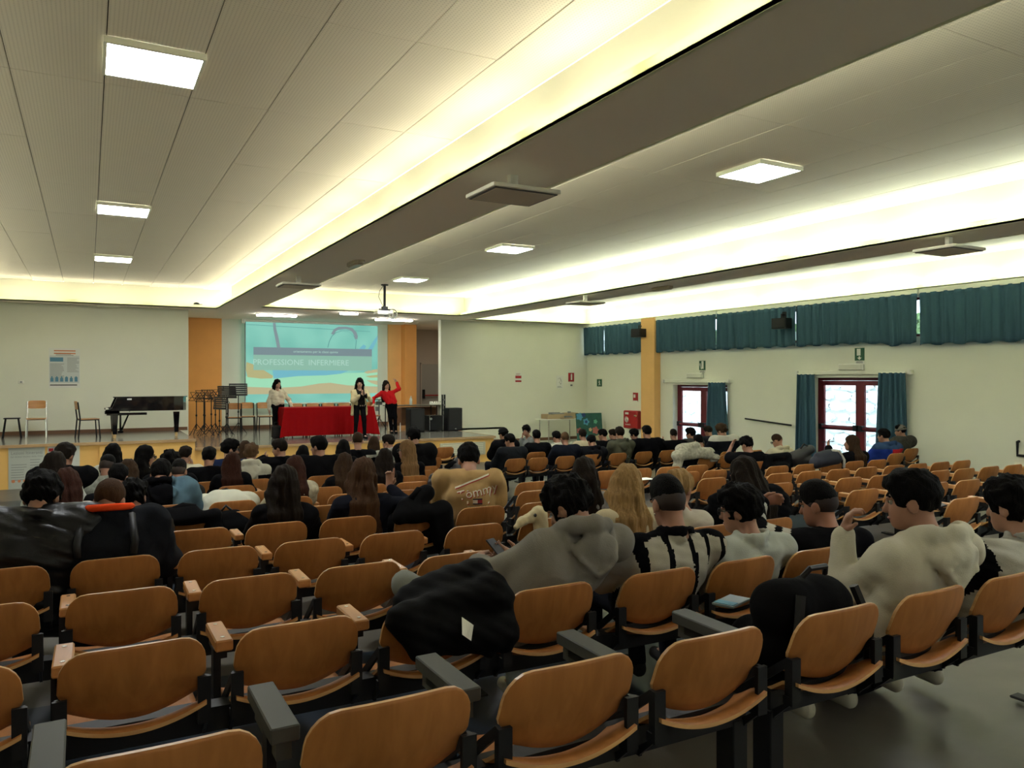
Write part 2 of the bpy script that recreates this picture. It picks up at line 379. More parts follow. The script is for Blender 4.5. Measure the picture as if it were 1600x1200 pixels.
# radiator hatch on the stage front
r = thing('ventilation_panel', 'pale rectangular panel set low in the ochre stage front', 'panel', (8.63, YS - .02, .22))
MB().bbox(0, 0, 0, 1.42, .04, .37, .006).obj('panel', mat('pale_panel', (.55, .53, .40), .6), r)
mb = MB()
for k in range(6): mb.box(.08, -.008, .05 + k * .05, 1.34, .001, .062 + k * .05)
mb.obj('louvre', M['lip'], r)
# ------------------------------------------------------------------ ceiling fittings
def led_panel(cx, cy, label):
    t = thing('led_panel', label, 'ceiling light', (cx, cy, ZC), 0, 'square ceiling lights')
    mb = MB(); s, b2 = .36, .335
    for q in ((-s, -s, s, -b2), (-s, b2, s, s), (-s, -b2, -b2, b2), (b2, -b2, s, b2)): mb.box(q[0], q[1], -.05, q[2], q[3], .0)
    mb.obj('frame', M['lip'], t)
    MB().box(-b2, -b2, -.042, b2, b2, -.03).obj('diffuser', M['led'], t)
for n, (y, l) in enumerate(((-5.4, 'square light of the left bay far behind the camera'), (6.85, 'nearest square light of the left ceiling bay'), (12.95, 'second square light of the left ceiling bay'), (18.3, 'farthest square light of the left ceiling bay'))):
    led_panel(.46, y, l + ', set flush in perforated panels')
for n, (y, l) in enumerate(((-5.4, 'square light of the middle bay far behind the camera'), (.75, 'square light of the middle bay overhead, out of the picture'), (6.82, 'nearest square light of the middle ceiling bay'), (13.2, 'middle square light of the middle ceiling bay'), (18.5, 'farthest square light of the middle bay, by the projector pole'))):
    led_panel(7.2, y, l)
def heater(cx, cy, label, rz=0):
    t = thing('ceiling_heater', label, 'ceiling panel', (cx, cy, ZS), rz, 'hanging square panels under the beams')
    MB().bbox(-.36, -.30, -.205, .36, .30, -.165, .006).obj('casing', mat('heater_casing', (.72, .69, .57), .6), t)
    MB().box(-.335, -.275, -.214, .335, .275, -.204).obj('dark_border', mat('heater_border', (.06, .055, .045), .7), t)
    MB().bbox(-.315, -.255, -.218, .315, .255, -.206, .003).obj('grille', mat('heater_grille', (.62, .55, .44), .8, bump=.2, bscale=300), t)
    MB().bbox(-.045, -.03, -.17, .045, .03, 0, .004).bbox(-.085, -.02, -.168, -.05, .02, -.14, .003).obj('bracket', M['white'], t)
heater(3.58, 6.5, 'hanging square panel nearest the camera under the wide beam')
heater(3.50, 14.8, 'hanging square panel at the far end of the wide beam')
heater(10.25 + .15, 6.42, 'hanging square panel nearest the camera under the narrow beam')
heater(10.2, 15.0, 'hanging square panel at the far end of the narrow beam')
def beam_light(cx, cy, label):
    t = thing('emergency_light', label, 'emergency light', (cx, cy, ZS), 0, 'flat oval lights under the beams')
    mb = MB(); n = 20
    poly = [(.10 * math.copysign(abs(math.cos(a)) ** .6, math.cos(a)), .30 * math.copysign(abs(math.sin(a)) ** .6, math.sin(a))) for a in [2 * math.pi * i / n for i in range(n)]]
    mb.prism(poly, 'z', -.05, 0).prism([(x * .8, y * .9) for x, y in poly], 'z', -.07, -.05)
    mb.obj('housing', mat('yellowed_plastic', (.42, .36, .25), .5), t)
    MB().prism([(x * .6, y * .75) for x, y in poly], 'z', -.074, -.07).obj('lens', mat('dull_lens', (.5, .46, .36), .3), t)
beam_light(3.93, 12.6, 'flat oval emergency light at the right edge of the wide beam')
beam_light(10.75, 12.9, 'flat oval emergency light at the edge of the narrow beam')
for (x, y, l) in ((.47, 23.2, 'slim white fitting on the soffit above the piano wall'), (13.5, 23.3, 'slim white fitting on the soffit above the right back wall'), (15.97, 10.9, 'slim white fitting on the soffit above the window curtains')):
    t = thing('soffit_fitting', l, 'ceiling fitting', (x, y, ZS), R(90) if x > 15 else 0)
    MB().bbox(-.28, -.05, -.035, .28, .05, 0, .006).obj('housing', M['white'], t); MB().bbox(-.25, -.035, -.045, .25, .035, -.035, .003).obj('cover', M['lip'], t)
def tube_light(x0, x1, y, label):
    t = thing('tube_light', label, 'ceiling light', ((x0 + x1) / 2, y, ZS), 0, 'strip lights over the stage'); L = (x1 - x0) / 2
    MB().bbox(-L, -.09, -.03, L, .09, 0, .005).obj('housing', M['white'], t); MB().bbox(-L + .02, -.075, -.07, L - .02, .075, -.03, .01).obj('diffuser', M['tube'], t)
tube_light(4.40, 5.60, 23.9, 'left strip light over the stage, beside the screen')
tube_light(6.45, 7.0, 21.85 + .35, 'middle strip light nearest the projector')
tube_light(8.1, 9.38, 23.9, 'right strip light over the stage')
# projector on its pole
px_, py_ = at_y(601, 447, 20.0)[:2]
t = thing('projector', 'ceiling projector hanging from a black pole before the stage', 'projector', (px_, py_, ZC))
MB().tube([(0, 0, 0), (0, 0, -.62)], .035, 10).lathe([(.1, 0), (.1, -.03)], 12).obj('pole', M['black'], t)
MB().bbox(-.16, -.03, -.70, .16, .03, -.66, .004).box(-.07, -.07, -.72, .07, .07, -.60).obj('mount', M['black'], t)
MB().bbox(-.26, -.17, -.83, .20, .17, -.72, .02).obj('body', M['white'], t)
MB().tube([(.10, .16, -.78), (.10, .24, -.78)], .06, 14).obj('lens', M['black'], t)
a = [(.17 + .12 * math.cos(q), -.17, -.80 + .12 * math.sin(q)) for q in np.linspace(0, 2 * math.pi, 20)]
MB().tube(a, .014, 6).tube([(.17, -.17, -.92), (.17, -.17, -.68)], .01, 6).tube([(.05, -.17, -.8), (.29, -.17, -.8)], .01, 6).obj('cage', M['chrome'], t)
MB().tube([(-.03, 0, -.02), (-.14, 0, -.18), (-.17, 0, -.34), (-.10, 0, -.48), (-.03, 0, -.62)], .008, 5).obj('cable', M['black'], t)
# small dome sensor on the left cove lip
t = thing('lip_speaker', 'small dark fitting sitting on the left cove lip above the piano', 'sensor', (2.63, 22.95, ZS + .1))
MB().lathe([(.08, 0), (.08, .02), (.055, .05), (.02, .06)], 12).obj('dome', M['black'], t); MB().box(.05, -.02, 0, .15, .02, .015).obj('base', M['black'], t)
# ------------------------------------------------------------------ doors, curtains and things on the window wall
def at_x(px, py, X):
    d = ray(px, py); t = X / d[0]; return (X, t * d[1], EYE + t * d[2])
def door(n, D, bar_z):
    y0, y1, z0, z1 = D; X = XR + .19; root = struct('door_%d' % n, MB().box(X, y0, z0, X + .09, y0 + .07, z1).box(X, y1 - .07, z0, X + .09, y1, z1).box(X, y0 + .07, z1 - .07, X + .09, y1 - .07, z1), M['doorred'])
    ym = (y0 + y1) / 2
    for (a, b2) in ((y0 + .075, ym - .006), (ym + .006, y1 - .075)):
        s = .115; mb = MB()
        mb.bbox(X - .01, a, z0 + .01, X + .06, a + s, z1 - .075, .004).bbox(X - .01, b2 - s, z0 + .01, X + .06, b2, z1 - .075, .004)
        mb.bbox(X - .01, a + s, z1 - .075 - s, X + .06, b2 - s, z1 - .075, .004).bbox(X - .01, a + s, z0 + .01, X + .06, b2 - s, z0 + .2, .004)
        mb.bbox(X - .01, a + s, bar_z - .09, X + .06, b2 - s, bar_z + .02, .004)
        leaf = mb.obj('door_leaf', M['doorred'], root)
        MB().box(X + .02, a + s, bar_z + .02, X + .028, b2 - s, z1 - .075 - s).obj('pane', M['glass'], leaf)
        MB().box(X + .02, a + s, z0 + .2, X + .028, b2 - s, bar_z - .09).obj('pane', M['glass'], leaf)
        MB().bbox(X - .10, a + .05, bar_z - .05, X - .05, b2 - .05, bar_z, .006).obj('push_bar', M['doorred'], leaf)
        MB().bbox(X - .12, a + .02, bar_z - .09, X - .005, a + .12, bar_z + .05, .008).bbox(X - .12, b2 - .12, bar_z - .09, X - .005, b2 - .02, bar_z + .05, .008).obj('bar_end', M['blackplastic'], leaf)
    MB().box(X - .012, ym - .045, z0 + .02, X - .006, ym + .045, z1 - .09).obj('cover_strip', M['doorred'], root)
D1 = (16.4, 18.75, .0, 2.22); D2 = (10.98, 13.42, .14, 2.43)
door(1, D1, 1.03); door(2, D2, 1.23)
# outside: yard, stone wall with ivy
gm = mat('pale_paving', (.55, .54, .50), .9, nscale=5, namp=.1)
struct('ground_outside', MB().box(XR + .32, -6, -.1, 40, 34, -.02), gm)
def stone_mat():
    m = mat('stone', (.70, .76, .78), .9, nscale=6, namp=.35, bump=.5, bscale=14); return m
sw = struct('wall_garden', MB().box(21.1, -6, -.1, 21.6, 34, 4.2), mat('mortar', (.68, .73, .74), .95, bump=.4, bscale=30))
SM = stone_mat(); shapes = []
for k in range(5):
    mb = MB(); n = 7; ww, hh = .26 + .05 * k, .15 + .02 * k
    poly = [(ww * math.cos(2 * math.pi * i / n) * rnd.uniform(.8, 1.05), hh * math.sin(2 * math.pi * i / n) * rnd.uniform(.8, 1.05)) for i in range(n)]
    mb.prism(poly, 'x', -.07, .1).prism([(a * .8, c * .8) for a, c in poly], 'x', -.11, -.07)
    me = mb.mesh('stone'); me.materials.append(SM); shapes.append(me)
for yv, n in ((13.2, 0), (21.5, 1)):
    for r_ in range(10):
        for c_ in range(13):
            o = link('stone', shapes[rnd.randrange(5)], None, sw, (21.1, yv - 2.3 + c_ * .58 + (r_ % 2) * .29 + rnd.uniform(-.05, .05), .15 + r_ * .34))
            o.rotation_euler = (rnd.uniform(-.2, .2), 0, 0)
iv = MB()
for k in range(2200):
    y = rnd.uniform(8, 27); z = 4.25 - abs(rnd.gauss(0, .45)) * (1.3 if rnd.random() < .3 else .7); x = 21.0 + rnd.uniform(-.12, .1); s = rnd.uniform(.05, .12)
    a = rnd.uniform(0, 6.3); c_, s_ = math.cos(a) * s, math.sin(a) * s
    iv.add([(x, y - c_, z - s_), (x - .05, y + s_, z - c_), (x - .02, y + c_, z + s_), (x + .03, y - s_, z + c_)], [(0, 1, 2, 3)])
iv.obj('ivy', mat('ivy_leaf', (.10, .17, .05), .6, nscale=3, namp=.4), None, label='ivy trailing over the top of the stone garden wall', cat='ivy', kind='stuff')

def curtain(y0, y1, z0, z1, X, name, label, group, folds=9, amp=.045, flare=0.0, sag=None, seed=1):
    r_ = random.Random(seed); n = int(abs(y1 - y0) * 46) + 20; rows = 12; mb = MB()
    ph = [r_.uniform(0, 6.28) for _ in range(6)]; k = folds * 2 * math.pi
    for j in range(rows + 1):
        v = j / rows
        for i in range(n + 1):
            u = i / n; ym = (y0 + y1) / 2; wy = (u - .5) * (y1 - y0) * (1 + flare * v)
            a = amp * (.55 + .45 * v)
            x = X + a * math.sin(k * u + ph[0] + .9 * math.sin(5 * u + ph[1])) + .4 * a * math.sin(k * 2.3 * u + ph[2] + 1.2 * v) + .25 * a * math.sin(k * .37 * u + ph[3] - v)
            zb = z0 + .02 * math.sin(k * u * .5 + ph[4]) + (sag(u) if sag else 0)
            z = z1 + (zb - z1) * v
            mb.v.append((x, ym + wy + .02 * v * math.sin(9 * u + ph[5]), z))
    for j in range(rows):
        for i in range(n): mb.f.append((j * (n + 1) + i, j * (n + 1) + i + 1, (j + 1) * (n + 1) + i + 1, (j + 1) * (n + 1) + i)); mb.mi.append(0)
    t = thing(name, label, 'curtain', (0, 0, 0), 0, group)
    o = mb.obj('fabric', M['curtain'], t, smooth=True); md = o.modifiers.new('thick', 'SOLIDIFY'); md.thickness = .008
    hb = MB(); nn = n
    for i in range(nn):
        pass
    MB().bbox(X - .012, min(y0, y1), z1 - .012, X + .03, max(y0, y1), ZS if z1 > 4 else z1 + .02, .004).obj('rail', M['lip'], t)
    return t
VG = 'short teal curtains along the high windows'
for k, (a, b2, zb, lab, sg) in enumerate((
        (22.19, 23.45, 3.27, 'short teal curtain in the far corner of the window wall', None),
        (20.06, 22.16, 3.26, 'short teal curtain just left of the ochre pillar', None),
        (16.66, 19.42, 3.25, 'short teal curtain just right of the ochre pillar', None),
        (13.79, 16.60, 3.24, 'short teal curtain behind the wall loudspeaker, above the far exit door', None),
        (10.50, 13.80, 3.20, 'short teal curtain with a drooping hem above the near exit door', lambda u: -.09 * math.exp(-((u - .15) / .12) ** 2) + .03),
        (6.2, 10.45, 3.14, 'short teal curtain cut by the right picture edge', None))):
    curtain(a, b2, zb, 4.27, 15.86, 'valance_curtain', lab, VG, folds=int((b2 - a) * 4.2), amp=.035, sag=sg, seed=k + 3)
curtain(16.35, 17.05, .12, 2.30, 15.90, 'door_curtain', 'long teal curtain bunched at the right of the far exit door', 'long teal door curtains', folds=5, amp=.06, flare=.35, seed=21)
curtain(13.28, 13.78, .2, 2.52, 15.90, 'door_curtain', 'long teal curtain bunched at the left of the near exit door', 'long teal door curtains', folds=4, amp=.06, flare=.3, seed=22)
curtain(10.80, 11.45, .25, 2.54, 15.90, 'door_curtain', 'long teal curtain bunched at the right of the near exit door, behind the grey beanie', 'long teal door curtains', folds=5, amp=.06, flare=.25, seed=23)
for (a, b2, z, lab) in ((16.2, 19.1, 2.33, 'white curtain rail board over the far exit door'), (10.7, 13.85, 2.55, 'white curtain rail board over the near exit door')):
    t = thing('curtain_rail', lab, 'curtain rail', (XR - .06, (a + b2) / 2, z)); L = (b2 - a) / 2
    MB().bbox(-.03, -L, -.045, .06, L, .045, .005).obj('board', M['wall'], t); MB().box(-.09, -L, -.05, -.03, -L + .06, .05).box(-.09, L - .06, -.05, -.03, L, .05).obj('end_bracket', M['white'], t)
RX = (R(90), 0, R(-90))       # lettering that faces the room from the window wall
def sign_wall(cy, cz, wy, hz, col, label, extra, cat='sign', nm='sign'):
    t = thing(nm, label, cat, (XR - .004, cy, cz))
    MB().bbox(-.008, -wy / 2, -hz / 2, .003, wy / 2, hz / 2, .002).obj('plate', col, t); extra(t); return t
def exit_a(t):       # running figure towards a doorway, arrow below
    MB().box(-.011, -.03, -.03, -.008, .07, .13).obj('door_symbol', M['white'], t)
    MB().prism([(-.02, -.08), (-.06, -.08), (.0, -.135), (.06, -.08), (.02, -.08), (.02, -.05), (-.02, -.05)], 'x', -.011, -.008).obj('arrow', M['white'], t)
sign_wall(12.07, 2.985, .26, .30, M['signgreen'], 'green exit sign with a down arrow above the near exit door', exit_a)
def exit_b(t):
    MB().box(-.011, -.06, -.10, -.008, .03, .13).obj('door_symbol', M['white'], t)
    MB().ball((-.010, .085, .05), (.003, .018, .018)).prism([(.05, -.12), (.08, -.02), (.11, .03), (.07, .03), (.06, -.03), (.03, -.10)], 'x', -.011, -.008).obj('figure', M['white'], t)
sign_wall(17.42, 2.80, .26, .28, M['signgreen'], 'green exit sign with a door symbol above the far exit door', exit_b)
for (y, z, l) in ((12.07, 2.795, 'small white caption plate under the near green exit sign'), (17.42, 2.615, 'small white caption plate under the far green exit sign')):
    t = thing('caption_plate', l, 'sign', (XR - .004, y, z)); MB().box(-.006, -.12, -.03, .003, .12, .03).obj('plate', M['whitepaper'], t)
    text('USCITA DI', .034, M['ink'], t, (-.008, 0, .014), RX); text('EMERGENZA', .034, M['ink'], t, (-.008, 0, -.014), RX)
for (y, z, l) in ((12.27, 2.685, 'pale oblong emergency lamp above the near exit door'), (17.69, 2.50, 'pale oblong emergency lamp above the far exit door')):
    t = thing('emergency_lamp', l, 'emergency light', (XR, y, z)); MB().bbox(-.09, -.34, -.075, 0, .34, .075, .012).obj('housing', M['white'], t); MB().bbox(-.10, -.31, -.06, -.088, .31, .06, .004).obj('lens', mat('lamp_lens', (.62, .62, .52), .3), t)
def run_sign(t):
    MB().ball((-.010, .0, .075), (.003, .02, .02)).prism([(-.05, .05), (.03, .05), (.05, 0), (.03, -.01), (.02, .02), (0, .02), (0, -.02), (.05, -.09), (.03, -.10), (-.02, -.04), (-.06, -.10), (-.08, -.08), (-.03, -.01), (-.03, .02), (-.05, .02)], 'x', -.011, -.008).obj('figure', M['white'], t)
sign_wall(22.7, 2.26, .30, .26, M['signgreen'], 'green running figure sign on the far end of the window wall', run_sign)
def hose_sign(t):
    MB().box(-.011, .0, -.02, -.008, .10, .09).box(-.011, -.12, -.15, -.008, .12, -.115).obj('symbol', M['white'], t)
sign_wall(20.62, 1.79, .27, .30, M['signred'], 'red and white fire equipment sign left of the ochre pillar', hose_sign)
# red fire hose box
t = thing('fire_hose_box', 'red fire hose box on the wall left of the ochre pillar', 'fire hose box', (XR, 20.68, 1.04))
MB().bbox(-.20, -.37, -.30, 0, .37, .30, .03).obj('box', mat('fire_red', (.40, .01, .012), .35), t)
MB().box(-.206, .07, .17, -.199, .25, .24).obj('label', M['whitepaper'], t)
a = [(-.206, .16 + (.02 + .085 * q / 20) * math.cos(q), .0 + (.02 + .085 * q / 20) * math.sin(q)) for q in np.linspace(0, 20, 60)]
MB().tube(a, .008, 4).obj('hose_symbol', M['whitepaper'], t)
text('IDRANTE', .07, M['whitepaper'], t, (-.206, .10, -.17), RX)
MB().tube([(-.2, -.33, .14), (-.27, -.36, .14), (-.27, -.42, .14)], .035, 8).obj('valve', M['chrome'], t)
# wall loudspeakers
def wall_speaker(x, y, z, rz, label):
    t = thing('wall_loudspeaker', label, 'loudspeaker', (x, y, z), rz)
    mb = MB(); mb.prism([(-.19, -.12), (.19, -.12), (.24, .12), (-.24, .12)], 'z', -.15, .12); mb.obj('cabinet', M['blackplastic'], t)
    MB().bbox(-.18, -.145, -.13, .18, -.115, .10, .006).obj('grille', mat('speaker_grille', (.015, .015, .016), .8, bump=.4, bscale=200), t)
    MB().tube([(0, .05, .12), (0, .05, .22), (0, .22, .22)], .022, 8).box(-.06, .2, .14, .06, .23, .30).obj('bracket', M['black'], t)
wall_speaker(15.62, 19.95, 3.90, R(-75), 'black wall loudspeaker mounted on the ochre pillar')
wall_speaker(15.62, 14.07, 3.84, R(-75), 'black wall loudspeaker hanging in front of the teal curtains')
# handrail and right-edge bracket
t = thing('handrail', 'thin dark handrail sloping along the window wall behind the audience', 'handrail', (0, 0, 0))
MB().tube([(15.93, 15.6, 1.30), (15.93, 14.0, 1.20)], .022, 8).obj('rail', M['black'], t); MB().tube([(16.05, 15.4, 1.27), (15.93, 15.4, 1.285)], .014, 6).tube([(16.05, 14.2, 1.19), (15.93, 14.2, 1.21)], .014, 6).obj('bracket', M['black'], t)
# ------------------------------------------------------------------ signs and tables at the back wall
RY = (R(90), 0, 0)
def paper(name, label, cat, x, z, wx, hz, Y, m='whitepaper'):
    t = thing(name, label, cat, (x, Y - .003, z)); MB().box(-wx / 2, -.004, -hz / 2, wx / 2, .002, hz / 2).obj('sheet', M[m], t); return t
def lines(t, x0, x1, ztop, n, dz, m='inkgrey', hgt=.008, ragged=.3):
    mb = MB()
    for k in range(n): mb.box(x0, -.0058, ztop - k * dz, x0 + (x1 - x0) * (1 - ragged * rnd.random()), -.0042, ztop - k * dz + hgt)
    mb.obj('print', M[m], t)
t = paper('notice', 'small red and white notice on the right back wall', 'sign', 13.16, 2.45, .26, .34, WB)
MB().box(-.12, -.0055, -.03, .12, -.004, .06).box(-.12, -.0055, -.16, .12, -.004, -.10).obj('red_band', M['signred'], t); lines(t, -.09, .09, .13, 3, .025, 'signred')
t = paper('sketch_sheet', 'white sheet with a faint grey drawing on the right back wall', 'poster', 14.87, 2.29, .28, .46, WB)
MB().tube([(-.08, -.005, .1), (-.02, -.005, .15), (.05, -.005, .05), (-.03, -.005, -.02), (.06, -.005, -.08)], .006, 4).tube([(.02, -.005, .16), (.08, -.005, .0), (.02, -.005, -.1)], .005, 4).obj('drawing', M['inkgrey'], t); lines(t, -.10, .10, -.16, 3, .02)
t = paper('fire_extinguisher_sign', 'red fire extinguisher sign on the back wall near the corner', 'sign', 15.36, 2.46, .25, .32, WB, 'signred')
MB().box(-.02, -.0062, -.10, .04, -.004, .10).prism([(-.02, .10), (.04, .10), (.01, .14)], 'y', -.0062, -.004).obj('symbol', M['whitepaper'], t)
t = thing('extinguisher_hook', 'small dark hook under the red extinguisher sign', 'hook', (15.36, WB, 2.17)); MB().bbox(-.04, -.03, -.03, .04, 0, .03, .006).obj('plate', M['inkgrey'], t); MB().tube([(0, -.03, 0), (0, -.06, -.01), (0, -.06, .03)], .008, 6).obj('hook', M['black'], t)
# table with boxes, and a painted board leaning on it
TX, TY = 14.35, 22.7
t = thing('folding_table', 'white folding table at the right back wall, holding cardboard trays', 'table', (TX, TY, .22))
MB().bbox(-.75, -.38, .77, .75, .38, .80, .006).obj('tabletop', M['white'], t)
for sx in (-.62, .62):
    for sy in (-.3, .3): MB().tube([(sx, sy, .77), (sx, sy, 0)], .018, 8).obj('leg', M['chrome'], t)
def tray(x, y, z, a, b2, hgt, label, fill):
    t = thing('cardboard_tray', label, 'box', (x, y, z)); mb = MB(); k = .008
    mb.box(-a, -b2, 0, a, b2, k).box(-a, -b2, 0, -a + k, b2, hgt).box(a - k, -b2, 0, a, b2, hgt).box(-a, -b2, 0, a, -b2 + k, hgt).box(-a, b2 - k, 0, a, b2, hgt)
    mb.obj('tray', mat('cardboard', (.42, .31, .18), .85), t)
    mb = MB()
    for q in range(fill): mb.bbox(rnd.uniform(-a + .05, a - .12), rnd.uniform(-b2 + .03, b2 - .1), .01, rnd.uniform(-a + .13, a - .03), rnd.uniform(-b2 + .11, b2 - .02), hgt + rnd.uniform(.0, .05), .01)
    mb.obj('contents', M['inkgrey'], t)
tray(TX - .15, TY + .06, 1.02, .42, .22, .16, 'wide cardboard tray on the white folding table', 4)
tray(TX + .52, TY + .12, 1.02, .2, .2, .19, 'smaller cardboard tray on the right end of the white folding table', 2)
tray(TX + .15, TY - .28, 1.02, .26, .07, .05, 'low dark tray at the front of the white folding table', 3)
t = thing('painted_board', 'green painted board with coloured flowers leaning beside the white table', 'painting', (15.0, 21.75, .22)); t.rotation_euler = (R(-8), 0, R(-6))
MB().bbox(-.50, -.015, 0, .50, .015, 1.02, .004).obj('board', mat('painted_green', (.02, .10, .075), .7, nscale=6, namp=.5), t)
PC = [mat('paint_%s' % n, c, .7) for n, c in (('sky', (.08, .30, .45)), ('rose', (.40, .12, .10)), ('sand', (.45, .35, .2)), ('mint', (.12, .40, .25)), ('navy', (.02, .05, .16)))]
for k, (x, z, r_, c_) in enumerate(((-.36, .90, .12, 0), (-.12, .72, .11, 0), (-.12, .72, .05, 4), (.24, .72, .07, 3), (-.40, .42, .1, 1), (.22, .42, .12, 1), (-.18, .2, .11, 0), (.3, .16, .1, 2), (-.2, .95, .07, 4), (.02, .45, .06, 2))):
    MB().prism([(x + r_ * (1 + .2 * math.cos(5 * q)) * math.cos(q), z + r_ * (1 + .2 * math.cos(5 * q)) * math.sin(q)) for q in [2 * math.pi * i / 20 for i in range(20)]], 'y', -.018 - .0006 * k, -.014).obj('flower', PC[c_], t)
t = thing('red_board', 'dull red board leaning behind the green painted board', 'board', (15.36, 22.1, .22)); t.rotation_euler = (R(-7), 0, R(-6)); MB().bbox(-.36, -.012, 0, .30, .012, .82, .003).obj('panel', mat('dull_red', (.18, .05, .05), .8, nscale=5, namp=.4), t); MB().box(-.36, -.016, .74, .30, -.012, .82).obj('edge_strip', M['brown'], t)
# ------------------------------------------------------------------ projection screen with its slide
SY_ = 26.30
xa = at_y(384, 560, SY_)[0]; xb = at_y(590, 560, SY_)[0]; zt = at_y(486, 505, SY_)[2]; zb = at_y(486, 629, SY_)[2]
t = thing('projection_screen', 'large roll-down screen with a projected turquoise slide behind the red table', 'screen', (0, SY_, 0))
W_, H_ = xb - xa, zt - zb
def ecol(n, c, k=.52):
    lin = [((q / 255 + .055) / 1.055) ** 2.4 if q > 10 else q / 255 / 12.92 for q in c]
    return mat('slide_' + n, (.05, .05, .05), .9, spec=.0, emit=lin, estr=k)
def slide_bg():
    m = ecol('ground', (118, 200, 182)); nt = m.node_tree; b = nt.nodes['Principled BSDF']
    tc = nt.nodes.new('ShaderNodeTexCoord'); n = nt.nodes.new('ShaderNodeTexNoise'); n.inputs['Scale'].default_value = .9; n.inputs['Detail'].default_value = 1
    nt.links.new(tc.outputs['Object'], n.inputs[0]); r_ = nt.nodes.new('ShaderNodeValToRGB'); r_.color_ramp.elements[0].position = .35; r_.color_ramp.elements[1].position = .65
    r_.color_ramp.elements[0].color = (.15, .46, .38, 1); r_.color_ramp.elements[1].color = (.22, .56, .46, 1)
    nt.links.new(n.outputs[0], r_.inputs[0]); nt.links.new(r_.outputs[0], b.inputs['Emission Color']); return m
def sp(u, v): return (xa + (u - 145) / 1262 * W_, zt - (v - 90) / 765 * H_)
def shape(name, pts, m, k):
    MB().prism([sp(*p) for p in pts], 'y', -.004 - .002 * k, -.002 - .002 * k).obj(name, m, t)
MB().box(xa, -.003, zb, xb, .006, zt).obj('cloth', slide_bg(), t)
MB().tube([(xa - .12, .03, zt + .02), (xb + .06, .03, zt + .02)], .055, 10).bbox(xa - .14, -.04, zt - .08, xa - .03, .1, zt + .09, .01).obj('roller_case', M['white'], t)
MB().box(xa - .02, -.006, zb - .03, xb + .02, .012, zb).obj('bottom_bar', M['white'], t)
MB().box(xa - .035, -.004, zb, xa - .004, .008, zt).obj('edge', M['inkgrey'], t)
mv = ecol('mauve', (122, 140, 145)); sand = ecol('sand', (172, 168, 118)); pale = ecol('pale', (150, 212, 175)); blue = ecol('blue', (105, 175, 190)); band = ecol('band', (132, 178, 158)); bar = ecol('bar', (112, 132, 138)); txt = ecol('letters', (165, 205, 190)); dark = ecol('dark', (78, 140, 140)); skn = ecol('skin', (178, 170, 130))
shape('lower_field', [(145, 600), (1407, 560), (1407, 700), (145, 720)], pale, 0)
shape('sand_shape', [(150, 470), (235, 500), (330, 560), (390, 600), (380, 622), (280, 625), (160, 610), (145, 540)], sand, 1)
shape('blue_shape', [(385, 545), (1110, 545), (1040, 575), (890, 592), (620, 600), (395, 625)], blue, 1)
shape('arm_shape', [(145, 700), (420, 712), (650, 700), (820, 672), (930, 665), (1100, 690), (1407, 705), (1407, 770), (145, 770)], skn, 1)
shape('finger_shape', [(1265, 560), (1330, 538), (1407, 528), (1407, 560), (1300, 575)], skn, 1); shape('finger_shape', [(1280, 600), (1407, 585), (1407, 612), (1330, 615)], sand, 1); shape('finger_shape', [(1290, 640), (1407, 645), (1407, 690), (1340, 668)], skn, 1)
shape('tube_shape', [(388, 98), (412, 98), (420, 160), (440, 240), (456, 332), (425, 332), (408, 240), (392, 160)], mv, 1)
oa = [(936, 188), (965, 140), (1010, 116), (1090, 112), (1150, 124), (1190, 165), (1204, 205), (1198, 236)]; ia = [(1170, 228), (1168, 200), (1150, 165), (1120, 142), (1080, 136), (1015, 142), (985, 160), (962, 195)]
for i in range(7): shape('earpiece_shape', [oa[i], oa[i + 1], ia[6 - i], ia[7 - i]], mv, 2)
ar = [(905, 320), (920, 260), (945, 208), (985, 172), (1040, 155), (1110, 160), (1160, 195), (1188, 245), (1180, 335)]
for i in range(8):
    (a, b2), (c_, d_) = ar[i], ar[i + 1]; shape('cord_shape', [(a - 3, b2), (a + 3, b2 + 3), (c_ + 3, d_ + 3), (c_ - 3, d_)], dark, 1)
shape('fold_shape', [(1300, 345), (1360, 250), (1407, 190), (1407, 225), (1350, 345)], blue, 1); shape('fold_shape', [(1215, 330), (1260, 285), (1290, 300), (1270, 335)], blue, 1)
shape('top_line', [(150, 120), (1330, 152), (1330, 156), (150, 124)], dark, 1)
shape('title_bar', [(213, 330), (1347, 330), (1347, 402), (213, 402)], bar, 2)
shape('title_band', [(213, 402), (1347, 402), (1347, 545), (213, 545)], band, 2)
x, z = sp(660, 472); text('PROFESSIONE  INFERMIERE', .27, txt, t, (x, -.011, z), RY, sx=1.0)
x, z = sp(790, 366); text('orientamento per le classi quinte', .115, txt, t, (x, -.011, z), RY)
